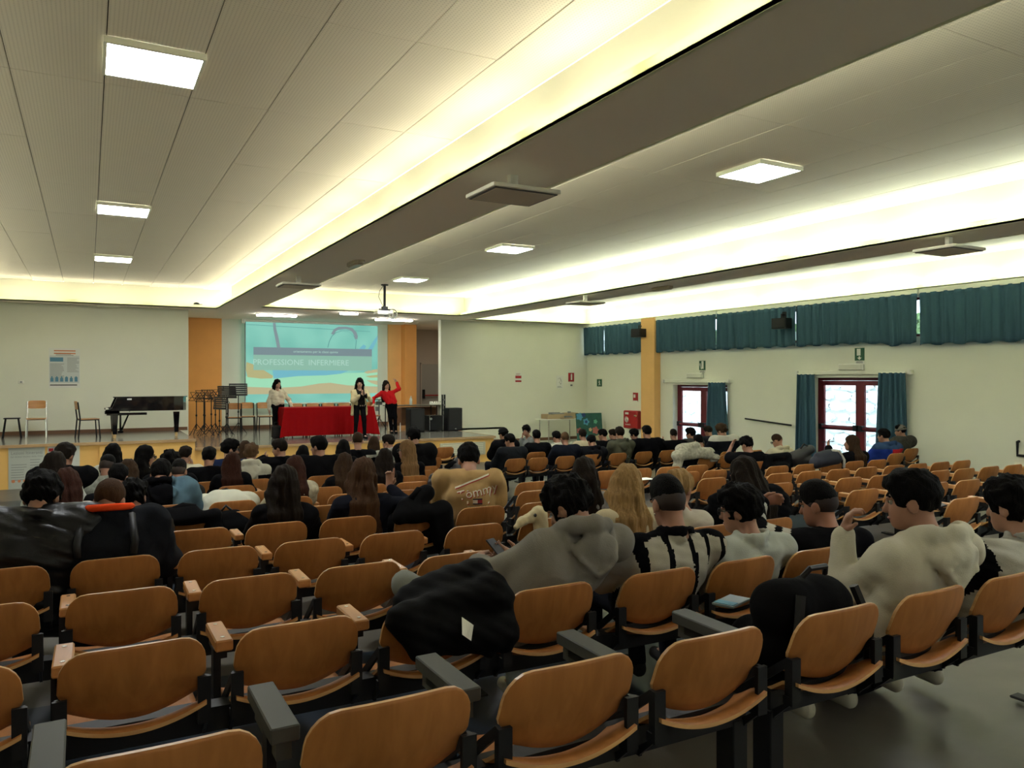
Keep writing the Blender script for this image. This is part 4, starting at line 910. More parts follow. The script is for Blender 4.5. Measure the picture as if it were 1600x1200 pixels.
# ------------------------------------------------------------------ people: every figure is grown from a distance field over its joints
def V3(*a): return np.array(a, dtype=float)
class Field:
    """smooth union of round cones and ellipsoids, meshed with surface nets"""
    def __init__(s, k=.03): s.p = []; s.k = k
    def cone(s, a, b, ra, rb, k=None): s.p.append(('c', np.array(a, float), np.array(b, float), ra, rb, s.k if k is None else k, False)); return s
    def ell(s, c, r, Rm=None, k=None, cut=False): s.p.append(('e', np.array(c, float), np.array(r, float), Rm, None, s.k if k is None else k, cut)); return s
    def plane(s, pt, n, k=.01): s.p.append(('p', np.array(pt, float), np.array(n, float) / np.linalg.norm(n), None, None, k, True)); return s
    def mesh(s, name, res, disp=None, smooth=True):
        lo = np.full(3, 1e9); hi = -lo
        for t, a, b, ra, rb, k, cut in s.p:
            if cut: continue
            if t == 'c': lo = np.minimum(lo, np.minimum(a - ra, b - rb)); hi = np.maximum(hi, np.maximum(a + ra, b + rb))
            else: m_ = max(b); lo = np.minimum(lo, a - m_); hi = np.maximum(hi, a + m_)
        pad = .03 + 2 * res; lo -= pad; hi += pad; n = np.ceil((hi - lo) / res).astype(int) + 1
        F = np.full(n, .25, np.float32)
        ax = [lo[i] + res * np.arange(n[i]) for i in range(3)]
        for t, a, b, ra, rb, k, cut in s.p:
            if t == 'p': pl, ph = lo, hi
            elif t == 'c': m_ = max(ra, rb) + k + 3 * res; pl = np.minimum(a, b) - m_; ph = np.maximum(a, b) + m_
            else: m_ = max(b) + k + 3 * res; pl = a - m_; ph = a + m_
            i0 = np.maximum(0, np.floor((pl - lo) / res).astype(int)); i1 = np.minimum(n, np.ceil((ph - lo) / res).astype(int) + 1)
            if (i1 <= i0).any(): continue
            sl = tuple(slice(i0[i], i1[i]) for i in range(3))
            X = ax[0][sl[0]][:, None, None].astype(np.float32); Y = ax[1][sl[1]][None, :, None].astype(np.float32); Z = ax[2][sl[2]][None, None, :].astype(np.float32)
            if t == 'c':
                ab = b - a; L2 = float(ab @ ab) + 1e-9
                h = np.clip(((X - a[0]) * ab[0] + (Y - a[1]) * ab[1] + (Z - a[2]) * ab[2]) / L2, 0, 1)
                d = np.sqrt((X - a[0] - h * ab[0]) ** 2 + (Y - a[1] - h * ab[1]) ** 2 + (Z - a[2] - h * ab[2]) ** 2) - (ra + (rb - ra) * h)
            elif t == 'e':
                dx, dy, dz = X - a[0], Y - a[1], Z - a[2]
                if ra is not None:
                    Rt = ra.T; dx, dy, dz = (Rt[0, 0] * dx + Rt[0, 1] * dy + Rt[0, 2] * dz, Rt[1, 0] * dx + Rt[1, 1] * dy + Rt[1, 2] * dz, Rt[2, 0] * dx + Rt[2, 1] * dy + Rt[2, 2] * dz)
                q = np.sqrt((dx / b[0]) ** 2 + (dy / b[1]) ** 2 + (dz / b[2]) ** 2); q2 = np.sqrt((dx / b[0] ** 2) ** 2 + (dy / b[1] ** 2) ** 2 + (dz / b[2] ** 2) ** 2) + 1e-9
                d = q * (q - 1) / q2
            else: d = (X - a[0]) * b[0] + (Y - a[1]) * b[1] + (Z - a[2]) * b[2] + 0 * (X + Y + Z)
            cur = F[sl]
            if cut:
                e = -d if t != 'p' else d
                h = np.maximum(k - np.abs(cur - e), 0) / k; F[sl] = np.maximum(cur, e) + h * h * k * .25
            else:
                h = np.maximum(k - np.abs(cur - d), 0) / k; F[sl] = np.minimum(cur, d) - h * h * k * .25
        if disp is not None:
            F += disp(ax[0][:, None, None], ax[1][None, :, None], ax[2][None, None, :]).astype(np.float32)
        return surfnet(name, F, lo, res, smooth)
def surfnet(name, F, lo, res, smooth=True):
    S = F < 0; nx, ny, nz = F.shape
    acc = np.zeros((nx - 1, ny - 1, nz - 1), np.int8)
    for dx in (0, 1):
        for dy in (0, 1):
            for dz in (0, 1): acc += S[dx:nx - 1 + dx, dy:ny - 1 + dy, dz:nz - 1 + dz]
    act = (acc > 0) & (acc < 8); I = np.argwhere(act); N = len(I)
    idx = np.full(act.shape, -1, np.int32); idx[act] = np.arange(N)
    cor = np.array([(a, b, c) for a in (0, 1) for b in (0, 1) for c in (0, 1)])
    val = np.stack([F[I[:, 0] + c[0], I[:, 1] + c[1], I[:, 2] + c[2]] for c in cor], 1)
    P = np.zeros((N, 3)); W = np.zeros(N)
    for i in range(8):
        for j in range(i + 1, 8):
            if abs(cor[i] - cor[j]).sum() != 1: continue
            a, b = val[:, i], val[:, j]; m = (a < 0) != (b < 0); t = np.where(m, a / np.where(m, a - b, 1), 0)
            P += np.where(m[:, None], cor[i] + (cor[j] - cor[i]) * t[:, None], 0); W += m
    P = lo + res * (I + P / W[:, None])
    quads = []
    for ax in range(3):
        o1, o2 = [(1, 2), (2, 0), (0, 1)][ax]
        sl0 = [slice(None)] * 3; sl1 = [slice(None)] * 3; sl0[ax] = slice(0, -1); sl1[ax] = slice(1, None)
        A, B = S[tuple(sl0)], S[tuple(sl1)]; E = np.argwhere(A != B)
        ok = (E[:, o1] > 0) & (E[:, o2] > 0) & (E[:, o1] < F.shape[o1] - 1) & (E[:, o2] < F.shape[o2] - 1); E = E[ok]
        if not len(E): continue
        fl_ = A[E[:, 0], E[:, 1], E[:, 2]]
        def cell(d1, d2):
            Q = E.copy(); Q[:, o1] -= d1; Q[:, o2] -= d2; return idx[Q[:, 0], Q[:, 1], Q[:, 2]]
        q = np.stack([cell(1, 1), cell(0, 1), cell(0, 0), cell(1, 0)], 1)
        q[~fl_] = q[~fl_][:, ::-1]; quads.append(q)
    Q = np.concatenate(quads); Q = Q[(Q >= 0).all(1)]
    me = bpy.data.meshes.new(name); me.vertices.add(N); me.vertices.foreach_set('co', P.astype(np.float32).ravel())
    me.loops.add(4 * len(Q)); me.loops.foreach_set('vertex_index', Q.astype(np.int32).ravel())
    me.polygons.add(len(Q)); me.polygons.foreach_set('loop_start', np.arange(0, 4 * len(Q), 4, dtype=np.int32))
    try: me.polygons.foreach_set('loop_total', np.full(len(Q), 4, np.int32))
    except Exception: pass
    if smooth: me.polygons.foreach_set('use_smooth', np.ones(len(Q), bool))
    me.update(calc_edges=True); return me

def folds(amp, seed, fx=1.0):
    r_ = np.random.RandomState(seed); K = [(r_.normal(0, 13, 3) * fx, r_.uniform(0, 6.3)) for _ in range(4)]
    def f(X, Y, Z):
        d = 0
        for k, p in K: d = d + np.sin(k[0] * X + k[1] * Y + 1.5 * k[2] * Z + p + 1.3 * np.sin(9 * X - 7 * Z + p))
        return amp * d / 2
    return f
def quilt(amp, pitch, seed=1):
    g1 = folds(amp * .9, seed, .9); g2 = folds(amp * .45, seed + 5, 2.6)
    def f(X, Y, Z): return amp * .6 * (1 - 1.6 * np.abs(np.sin(math.pi * (Z + .05 * np.sin(6 * X) + .03 * np.sin(9 * Y)) / pitch))) + g1(X, Y, Z) + g2(X, Y, Z)
    return f
def strands(amp, freq, seed, curl=0.0):
    r_ = np.random.RandomState(seed); p = r_.uniform(0, 6.3, 6)
    def f(X, Y, Z):
        if curl: return .45 * amp * np.sin(2.7 * freq * X + 2.1 * freq * Z * .6 + p[3] + 2 * np.sin(freq * Y)) + amp * (np.sin(freq * X + p[0] + 2 * np.sin(.6 * freq * Z)) + np.sin(freq * Y + p[1] + 2 * np.sin(.7 * freq * X)) + np.sin(freq * Z + p[2] + 2 * np.sin(.6 * freq * Y))) / 2
        return amp * (np.sin(freq * X + p[0] + 3 * np.sin(5 * Z + p[3])) + .7 * np.sin(1.7 * freq * X + p[1] + .8 * freq * Y + 2 * np.sin(7 * Z + p[4])))
    return f
def rotm(yaw, pitch, roll=0):
    return np.array(Matrix.Rotation(yaw, 3, 'Z') @ Matrix.Rotation(-pitch, 3, 'X') @ Matrix.Rotation(roll, 3, 'Y'))
def ik(S, Wt, l1, l2, pole):
    d = Wt - S; L = np.linalg.norm(d)
    if L > (l1 + l2) * .985: Wt = S + d / L * (l1 + l2) * .985; d = Wt - S; L = np.linalg.norm(d)
    u = d / L; a = (l1 * l1 - l2 * l2 + L * L) / (2 * L); h = math.sqrt(max(0, l1 * l1 - a * a))
    p = np.array(pole, float); p = p - u * (p @ u); p /= np.linalg.norm(p) + 1e-9
    return S + u * a + p * h, Wt
HAIRC = {'black': (.0026, .0022, .0019), 'dark': (.011, .0075, .005), 'brown': (.030, .016, .008), 'auburn': (.028, .010, .006), 'lightbrown': (.075, .042, .02), 'blonde': (.26, .16, .065), 'dirty': (.15, .085, .035), 'chestnut': (.045, .022, .011)}
_mc = {}
def hair_m(c):
    if ('h', c) not in _mc:
        m = mat('hair_' + c, HAIRC[c], .7, spec=.07, nscale=30, namp=.65, stretch=(3, 3, .14), bump=.6, bscale=60); _mc[('h', c)] = m
    return _mc[('h', c)]
def skin_m(c):
    if ('s', c) not in _mc: _mc[('s', c)] = mat('skin', c, .55, spec=.35, nscale=9, namp=.12, bump=.03, bscale=120)
    return _mc[('s', c)]
def cloth_wrinkle(m):
    nt = m.node_tree; bp = next(n for n in nt.nodes if n.type == 'BUMP'); t = nt.nodes.new('ShaderNodeTexCoord')
    n = nt.nodes.new('ShaderNodeTexNoise'); n.inputs['Scale'].default_value = 4.2; n.inputs['Detail'].default_value = 1.5; n.inputs['Distortion'].default_value = 1.2
    b2 = nt.nodes.new('ShaderNodeBump'); b2.inputs['Strength'].default_value = .5; b2.inputs['Distance'].default_value = .04
    nt.links.new(t.outputs['Object'], n.inputs[0]); nt.links.new(n.outputs[0], b2.inputs['Height']); nt.links.new(b2.outputs[0], bp.inputs['Normal']); return m
def cloth_m(c, kind='knit'):
    if (c, kind) not in _mc:
        if kind == 'shiny': m = mat('puffer_nylon', c, .42, spec=.25, bump=.4, bscale=22)
        elif kind == 'jean': m = mat('denim', c, .9, spec=.1, nscale=12, namp=.3, bump=.2, bscale=300)
        elif kind == 'camo': m = mat('mottled_cloth', c, .9, spec=.1, nscale=22, namp=.75, bump=.2, bscale=60)
        else: m = cloth_wrinkle(mat('cloth', c, .95, spec=.05, nscale=8, namp=.10, bump=.18, bscale=180))
        _mc[(c, kind)] = m
    return _mc[(c, kind)]
EYEW = mat('eye_white', (.28, .25, .22), .35); EYED = mat('eye_dark', (.01, .007, .005), .15); LIPS = mat('lips', (.28, .075, .06), .5)

def hand(f, Wt, d, nrm, side, curl=25, spread=1.0, point=None):
    """palm, four unequal bent fingers and a thumb leaving the side of the palm; d = finger direction, nrm = palm normal"""
    d = np.array(d, float); d /= np.linalg.norm(d); nrm = np.array(nrm, float); nrm -= d * (nrm @ d); nrm /= np.linalg.norm(nrm); l = np.cross(d, nrm) * side
    pc = Wt + d * .055
    f.cone(Wt + d * .01 - l * .012, pc + d * .03 - l * .022, .019, .016, .02).cone(Wt + d * .01 + l * .012, pc + d * .03 + l * .024, .019, .015, .02).cone(Wt + d * .02, pc + d * .03, .019, .017, .02)
    for i, (off, ln) in enumerate(((.030, .068), (.010, .078), (-.010, .072), (-.029, .056))):
        p = pc + d * .036 + l * off * spread; a = R(curl if point is None or i != 0 else 4); ang = a * .6
        for q, fr in enumerate((.45, .32, .23)):
            dd = d * math.cos(ang) + nrm * math.sin(ang) + l * off * 1.5 * (spread - .7); p2 = p + dd * ln * fr * 1.12
            f.cone(p, p2, .0105 - .001 * q, .0095 - .001 * q, .006); p = p2; ang += a
    p = Wt + d * .025 + l * .024; d1 = d * .62 + l * .62 + nrm * .48; d1 /= np.linalg.norm(d1); p2 = p + d1 * .045; d2 = d * .85 + l * .15 + nrm * .5; d2 /= np.linalg.norm(d2)
    f.cone(p, p2, .0145, .0118, .012).cone(p2, p2 + d2 * .035, .0115, .009, .006)

def person(name_label, px, py, row, yaw=0, hyaw=0, hpitch=8, hair='short', hc='black', top=(.01, .01, .01), kind='knit', sleeve='long', trousers=(.012, .013, .018), tk='knit',
           arms=None, hood=None, collar=None, bulk=0.0, skin=(.31, .155, .10), dy=.30, lean=.02, lat=0.0, xs=None, shoes=(.03, .03, .03), face=None, cat='person', seed=0, sc=1.0, glasses=False, cap=None, res=None, extra=None, knees=None, stand=None, female=False, hroll=0, puff=0, hunch=0.0, yw=None):
    # where the head is, from the picture's geometry and the row's depth
    if stand is None:
        Y = ROWY[row] + dy; X, _, zt = at_y(px, py, Y); sx = X - lat if xs is None else xs; sy = ROWY[row] + .31; zf = fl(sx, ROWY[row] + .2)
    else:
        Y = stand[0]; X, _, zt = at_y(px, py, Y); sx = X + stand[2]; sy = Y; zf = stand[1]
    if stand is None:
        va = math.degrees(YAW + math.atan((px - 800) / FPX)); tot = yaw + hyaw - va; yaw = yaw * .6 - .42 * va if yw is None else yw - va; hyaw = tot - yaw
    t = thing('person', name_label, cat, (sx, sy, zf), R(yaw))
    ppm = FPX / (X * sY + Y * cY)
    if res is None: res = min(.032, max(.0095, 1.9 / ppm))
    fine = res < .0165
    # head top in local coordinates
    Rz = np.array(Matrix.Rotation(-R(yaw), 3, 'Z')); T = Rz @ V3(X - sx, Y - sy, zt - zf)
    hp = R(hpitch); HR = rotm(R(hyaw), hp, R(hroll))
    hs = 1.05 * sc                              # head size
    up = HR @ V3(0, 0, 1); H = T - V3(0, 0, .148 * hs) - (HR @ V3(0, .02, 0)) * .3          # head centre (eye level)
    def hd(x, y, z): return H + HR @ (V3(x, y, z) * hs)
    if stand is None:
        P = V3(0, .0, .555); nk = H + V3(0, -.05, -.152 * hs) - (HR @ V3(0, .03, 0)) * 1.0
        hipz = .545
    else:
        P = V3(stand[3] if len(stand) > 3 else 0, 0, .93 * (zt - zf) / 1.70 * 1.0); nk = H + V3(0, -.03, -.175 * hs)
    nk = nk + V3(0, -hunch * .7, hunch)
    Ch = P + (nk - P) * .62 + V3(0, -.012 - hunch * .3, 0)
    sw = (.158 if female else .200) * min(1.1, sc) + bulk * .35; dn = nk - P; dn /= np.linalg.norm(dn)
    S = {s_: nk + V3(s_ * sw, -.005, -.075) for s_ in (-1, 1)}
    l1, l2 = .295 * sc, .262 * sc
    A = {}
    for s_, key in ((-1, 'L'), (1, 'R')):
        spec = (arms or {}).get(key, 'lap')
        pole = (s_ * .75, -.3, -.65)
        if isinstance(spec, str):
            if spec == 'lap': wt = V3(s_ * .10, .30, .70); hdv = (-s_ * .45, .8, -.25); hn = (0, -.3, -1)
            elif spec == 'crossed': wt = V3(-s_ * .10, .22 + .02 * s_, (S[1][2] + .62) / 2 - .03); hdv = (-s_, .15, 0); hn = (0, -1, 0)
            elif spec == 'phone': wt = V3(s_ * .075, .30, .80); hdv = (-s_ * .35, .7, .45); hn = (-s_ * .8, .0, .5)
            elif spec == 'side': wt = V3(s_ * .25, .02, P[2] - .17) ; hdv = (0, .08, -1); hn = (-s_, 0, 0); pole = (s_ * .5, -.8, 0)
            elif spec == 'desk': wt = V3(s_ * .16, .40, .76); hdv = (-s_ * .6, .6, -.05); hn = (0, 0, -1)
            elif spec == 'chin': wt = hd(0, .05, -.20) + V3(s_ * .045, .075, -.06); hdv = (-s_ * .35, -.35, .85); hn = (-s_ * .3, -1, .2); pole = (s_ * .2, -.5, -1)
            elif spec == 'cheek': wt = hd(s_ * .10, .02, -.18); hdv = tuple(HR @ V3(-s_ * .1, -.05, 1)); hn = tuple(HR @ V3(-s_, 0, 0)); pole = (s_ * .5, .3, -1)
            elif spec == 'headtop': wt = hd(s_ * .13, -.02, -.02); hdv = tuple(HR @ V3(-s_ * .5, -.1, .8)); hn = tuple(HR @ V3(-s_, 0, -.3)); pole = (s_ * 1, .2, .2)
        else:
            wt, hdv, hn = V3(*spec[0]), spec[1], spec[2]
            if len(spec) > 3: pole = spec[3]
        E_, wt = ik(S[s_], wt, l1, l2, pole); A[s_] = (E_, wt, hdv, hn, spec)
    if stand is None:
        K = {-1: V3(-.13, .46, .535), 1: V3(.13, .46, .535)}; AN = {-1: V3(-.14, .43, .10), 1: V3(.15, .45, .10)}
        if knees:
            for s_ in knees: K[s_] = V3(*knees[s_][0]); AN[s_] = V3(*knees[s_][1])
        HP = {s_: V3(s_ * .09, .03, .545) for s_ in (-1, 1)}
    else:
        HP = {s_: P + V3(s_ * .085, 0, -.02) for s_ in (-1, 1)}; leg = stand[4] if len(stand) > 4 else {-1: (-.10, .03), 1: (.10, -.02)}
        AN = {s_: V3(leg[s_][0], leg[s_][1], .085) for s_ in (-1, 1)}; K = {s_: (HP[s_] + AN[s_]) / 2 + V3(0, .035, .03) for s_ in (-1, 1)}
    # -------- body: head with face, neck, trunk, arms, hands and legs in one surface
    f = Field(.02); sk = hs
    f.ell(hd(0, -.018, .035), (.077 * sk, .097 * sk, .095 * sk), HR).ell(hd(0, .028, -.045), (.060 * sk, .066 * sk, .078 * sk), HR, k=.04).ell(hd(0, .058, -.098), (.030 * sk, .028 * sk, .022 * sk), HR, k=.03)
    f.cone(hd(0, .086, .012), hd(0, .108, -.036), .009 * sk, .0145 * sk, .012).ell(hd(0, .083, -.072), (.024 * sk, .013 * sk, .010 * sk), HR, k=.012)
    if fine:
        f.cone(hd(-.045, .082, .022), hd(-.015, .092, .018), .010 * sk, .009 * sk, .012).cone(hd(.045, .082, .022), hd(.015, .092, .018), .010 * sk, .009 * sk, .012)
    for s_ in (-1, 1): f.ell(hd(s_ * .080, -.012, -.012), (.013 * sk, .024 * sk, .034 * sk), HR, k=.008)
    if fine:
        for s_ in (-1, 1): f.ell(hd(s_ * .096, -.006, -.008), (.010 * sk, .011 * sk, .018 * sk), HR, k=.005, cut=True)
    f.cone(hd(0, -.028, -.055), nk + V3(0, -.01, -.02), .053 * sk, .058 * sk, .03).cone(nk + V3(0, -.01, -.02), Ch, .06, .10, .04).cone(Ch, P, .10, .10, .04)
    for s_ in (-1, 1):
        E_, wt, hdv, hn, spec = A[s_]; bare = sleeve != 'long'
        ra, rb, rc = (.047, .039, .028) if bare else (.036, .032, .026)
        f.cone(nk + V3(s_ * .03, -.01, -.035), S[s_], .045, .04, .03).cone(S[s_], E_, ra, rb * .95, .02).cone(E_, wt, rb, rc, .015)
        if res < .022: hand(f, wt, hdv, hn, s_, curl=(28 if spec in ('lap', 'side') else 42), point=(1 if isinstance(spec, tuple) and len(spec) > 4 else None))
        else: f.cone(wt, wt + np.array(hdv) / np.linalg.norm(hdv) * .12, .026, .02, .01)
        if stand is not None or row < 3: f.cone(P + V3(s_ * .05, 0, 0), HP[s_], .08, .075, .03).cone(HP[s_], K[s_], .062, .048, .02).cone(K[s_], AN[s_], .044, .032, .02).cone(AN[s_], AN[s_] + V3(0, .12, -.05), .03, .025, .02)
    link('body', f.mesh('body', max(res, .0095)), skin_m(skin), t)
    # -------- clothes
    g = Field(.035); b_ = bulk; wf = .9 if female else 1.0
    for s_ in (-1, 1):
        g.cone(P + V3(s_ * .06 * wf, .0, -.02 if stand is None else .07), Ch + V3(s_ * .08 * wf, 0, 0), .118 + b_, .120 + b_, .05).cone(Ch + V3(s_ * .07 * wf, 0, 0), nk + V3(s_ * .075 * wf, -.01, -.085), .114 + b_, .080 + b_ * .8, .05)
        g.cone(nk + V3(s_ * .05, -.015, -.055), S[s_], .052 + b_ * .6, .066 + b_, .05)
        E_, wt = A[s_][0], A[s_][1]
        if sleeve == 'long': g.cone(S[s_], E_, .066 + b_, .054 + b_, .03).cone(E_, E_ + (wt - E_) * .93, .055 + b_, .042 + b_ * .7, .03)
        elif sleeve == 'short': g.cone(S[s_], S[s_] + (E_ - S[s_]) * .72, .068 + b_, .066 + b_, .03)
    if collar:
        rr = (.078 if collar == 'high' else .070) + b_ * .25
        for zz in ((-.01, .018, .04) if collar == 'high' else (-.012, .008)):
            cp = [nk + V3(rr * math.sin(R(a_)), -.012 - rr * math.cos(R(a_)), zz - .012 * (1 - math.cos(R(a_)))) for a_ in range(0, 361, 30)]
            for i_ in range(12): g.cone(cp[i_], cp[i_ + 1], .019, .019, .012)
    else: g.cone(nk + V3(0, -.02, -.05), nk + V3(0, -.02, -.02), .075, .068, .02)
    if hood:
        ring = [nk + V3(.115 * math.sin(R(a_)), -.02 - (.100 + b_ * .5) * math.cos(R(a_)), .052 - .085 * (1 - math.cos(R(a_))) / 2) for a_ in (-150, -115, -80, -45, 0, 45, 80, 115, 150)]
        for i_ in range(8): g.cone(ring[i_], ring[i_ + 1], .034 + .008 * (i_ in (2, 3, 4, 5)), .034 + .008 * (i_ in (2, 3, 4)), .010)
        by = -.122 - b_
        g.ell(nk + V3(0, by, -.07), (.125, .040, .080), None, k=.02).ell(nk + V3(0, by - .006, -.135), (.075, .034, .075), None, k=.03)
        for s_ in (-1, 1): g.cone(nk + V3(s_ * .125, -.055 - b_ * .6, -.005), nk + V3(s_ * .085, by - .022, -.11), .026, .020, .010).cone(nk + V3(s_ * .085, by - .022, -.11), nk + V3(0, by - .028, -.19), .020, .018, .010)
        g.ell(nk + V3(0, -.065 - b_ * .3, .085), (.085, .065, .055), None, k=.010, cut=True)
    f1, f2 = folds(.0075 if fine else .005, seed + 3), folds(.0035 if fine else 0, seed + 4, 2.4)
    dfn = quilt(.010, .085) if kind == 'shiny' or puff else (lambda X, Y, Z: f1(X, Y, Z) + f2(X, Y, Z))
    gm = g.mesh('top', max(res, .0125), dfn)
    gname = 'hoodie' if hood else ('jacket' if bulk > .015 or kind == 'shiny' else 'sweater' if sleeve == 'long' else 'tee_shirt')
    go = link(gname, gm, cloth_m(top, kind), t)
    q = Field(.03)
    for s_ in (-1, 1):
        q.cone(P + V3(s_ * .05, .0, .0), HP[s_], .112, .10, .04).cone(HP[s_], K[s_], .086, .068, .03).cone(K[s_], AN[s_] + V3(0, 0, .0), .064, .052, .02)
    link('trousers', q.mesh('trousers', max(res * 1.3, .022), folds(.004, seed + 9)), cloth_m(trousers, tk), t)
    if row is not None and stand is None and row < 3 or stand is not None:
        for s_ in (-1, 1):
            q = Field(.02); a = AN[s_]; q.cone(a + V3(0, -.02, -.055), a + V3(0, .15, -.06), .042, .038).cone(a + V3(0, -.01, -.03), a + V3(0, .08, -.055), .042, .036)
            q.plane((0, 0, .004), (0, 0, -1), k=.004)
            link('shoe', q.mesh('shoe', max(res, .012)), cloth_m(shoes), t)
    # -------- hair
    h = Field(.015); thick = 1.0
    def locks(pts, r0, r1, k=.03):
        for i in range(len(pts) - 1):
            a, b2 = i / (len(pts) - 1), (i + 1) / (len(pts) - 1); h.cone(pts[i], pts[i + 1], r0 + (r1 - r0) * a, r0 + (r1 - r0) * b2, k)
    if hair in ('short', 'fade', 'curly', 'mop', 'buzz'):
        ex = {'short': .010, 'fade': .010, 'curly': .020, 'mop': .020, 'buzz': .004}[hair]
        if hair == 'fade':
            h.ell(hd(0, -.016, .040), ((.080) * sk, (.101) * sk, (.098) * sk), HR).ell(hd(0, .006, .080), ((.074) * sk, (.092) * sk, (.066 + .01) * sk), HR, k=.02)
        else:
            h.ell(hd(0, -.020, .040), ((.080 + ex) * sk, (.100 + ex) * sk, (.098 + ex) * sk), HR)
            if hair in ('mop', 'curly', 'short'): h.ell(hd(0, .035, .085), ((.066 + ex) * sk, (.062 + ex * .7) * sk, (.045 + ex) * sk), HR, k=.03)
            if hair in ('mop', 'curly'): h.ell(hd(0, -.075, .0), ((.062 + ex * .6) * sk, (.04) * sk, .055 * sk), HR, k=.03)
        # hairline: cut away the face, the nape and the ears' surroundings
        h.ell(hd(0, .125, -.035), (.095 * sk, .085 * sk, .098 * sk), HR, k=.012, cut=True)
        n1 = HR @ V3(0, -.45, -1); h.plane(hd(0, -.07, -.055 if hair not in ('fade', 'buzz') else -.035), n1, k=.012)
        for s_ in (-1, 1): h.ell(hd(s_ * .10, .0, -.035), (.042 * sk, .034 * sk, .050 * sk), HR, k=.01, cut=True)
    else:                                       # long hair falling down the back
        h.ell(hd(0, -.022, .042), (.094 * sk, .114 * sk, .108 * sk), HR); ln = {'long': .30, 'verylong': .42, 'bob': .16, 'pony': .0, 'bun': 0.0}.get(hair.split('_')[0], .3)
        h.ell(hd(0, .130, -.045), (.076 * sk, .090 * sk, .112 * sk), HR, k=.012, cut=True)
        if hair.startswith(('pony', 'bun', 'half')):
            h.plane(hd(0, -.06, -.060), HR @ V3(0, -.4, -1), k=.015)
        if hair.startswith(('pony', 'half')):
            b0 = hd(0, -.125, .085); locks([hd(0, -.10, .07), b0, b0 + V3(0, -.05, -.07), b0 + V3(.0, -.045, -.20), b0 + V3(.01, -.02, -.34)], .036, .028)
        if hair.startswith('bun'): h.ell(hd(0, -.12, .08), (.05, .045, .05), HR)
        if ln > 0 or hair.startswith('half'):
            ln = ln or .22; bk = nk + V3(0, -.105 - b_, -.04)
            for x in (-.075, -.04, 0, .04, .075):
                locks([hd(x, -.085 + .3 * abs(x), .0), hd(x * 1.15, -.098 + .3 * abs(x), -.08), bk + V3(x * 1.35, .02 + .25 * abs(x), -.02), bk + V3(x * 1.45, .0 + .2 * abs(x), -ln * .6), bk + V3(x * 1.2, -.005 + .1 * abs(x), -ln)], .040, .022, .035)
            for s_ in (-1, 1): locks([hd(s_ * .085, .0, .0), hd(s_ * .095, .0, -.10), nk + V3(s_ * .10, .015, -.06), nk + V3(s_ * .105, .03, -.06 - ln * .6)], .026, .016, .025)
    if hair != 'none':
        dfh = strands(.013, 62, seed, 1) if hair in ('curly',) else strands(.009, 74, seed, 1) if hair == 'mop' else strands(.005, 85, seed, 1) if hair in ('short',) else strands(.0012, 120, seed, 1) if hair in ('buzz', 'fade') else strands(.0042 if fine else .003, 95, seed)
        link('hair', h.mesh('hair', max(min(res, .022), .0085), dfh), hair_m(hc), t)
        if hair.startswith(('pony', 'half')) and fine: link('hair_tie', MB().tube([tuple(hd(0, -.105, .074) + V3(.038 * math.cos(q_), .0, .038 * math.sin(q_))) for q_ in np.linspace(0, 2 * math.pi, 12)], .009, 6).mesh('hair_tie'), M['black'], t)
    if hair == 'fade' and fine:                # short sides
        u_ = Field(.01); u_.ell(hd(0, -.020, .022), (.0805 * sk, .0995 * sk, .090 * sk), HR); u_.ell(hd(0, .115, -.03), (.10 * sk, .085 * sk, .12 * sk), HR, k=.01, cut=True)
        u_.plane(hd(0, -.06, -.075), HR @ V3(0, -.3, -1), k=.01)
        for s_ in (-1, 1): u_.ell(hd(s_ * .095, .0, -.035), (.04 * sk, .036 * sk, .046 * sk), HR, k=.008, cut=True)
        link('short_sides', u_.mesh('short_sides', max(res, .0085)), mat('stubble', tuple(.82 * a + .18 * b2 for a, b2 in zip(HAIRC[hc], skin_dark(skin))), .7), t)
    if cap:
        h = Field(.015); h.ell(hd(0, -.015, .055), (.092 * sk, .112 * sk, .092 * sk), HR); h.plane(hd(0, 0, .025), HR @ V3(0, -.12, -1), k=.01)
        h.cone(hd(-.085, .0, .035), hd(.085, .0, .035), .0, .0)
        link('beanie', h.mesh('beanie', max(min(res, .02), .009), folds(.003, 4)), cloth_m(cap), t)
        MB().tube([tuple(hd(.090 * math.cos(q_), -.015 + .110 * math.sin(q_), .036 - .015 * math.sin(q_))) for q_ in np.linspace(0, 2 * math.pi, 25)], .017, 8).obj('cuff', cloth_m(tuple(.8 * v for v in cap)), t, smooth=True)
    # -------- eyes, brows and lips where the face shows
    if face is None: face = fine or stand is not None or abs((yaw + hyaw + 180) % 360 - 180) > 40
    if face:
        pass
        for s_ in (-1, 1):
            eo = MB().ball(tuple(hd(s_ * .032, .0725, .004)), .0140 * sk, 10, 7).obj('eye', EYEW, t, smooth=True); MB().ball(tuple(hd(s_ * .032, .0828, .004)), .0070 * sk, 8, 6).obj('pupil', EYED, eo, smooth=True)
            MB().tube([tuple(hd(s_ * .052, .076, .028)), tuple(hd(s_ * .034, .090, .034)), tuple(hd(s_ * .014, .092, .028))], .0048 * sk, 6).obj('eyebrow', hair_m(hc if hc not in ('blonde', 'dirty') else 'lightbrown'), t, smooth=True)
        MB().tube([tuple(hd(-.022, .086, -.072)), tuple(hd(0, .097, -.070)), tuple(hd(.022, .086, -.072))], .0058 * sk, 6).obj('mouth', LIPS, t, smooth=True)
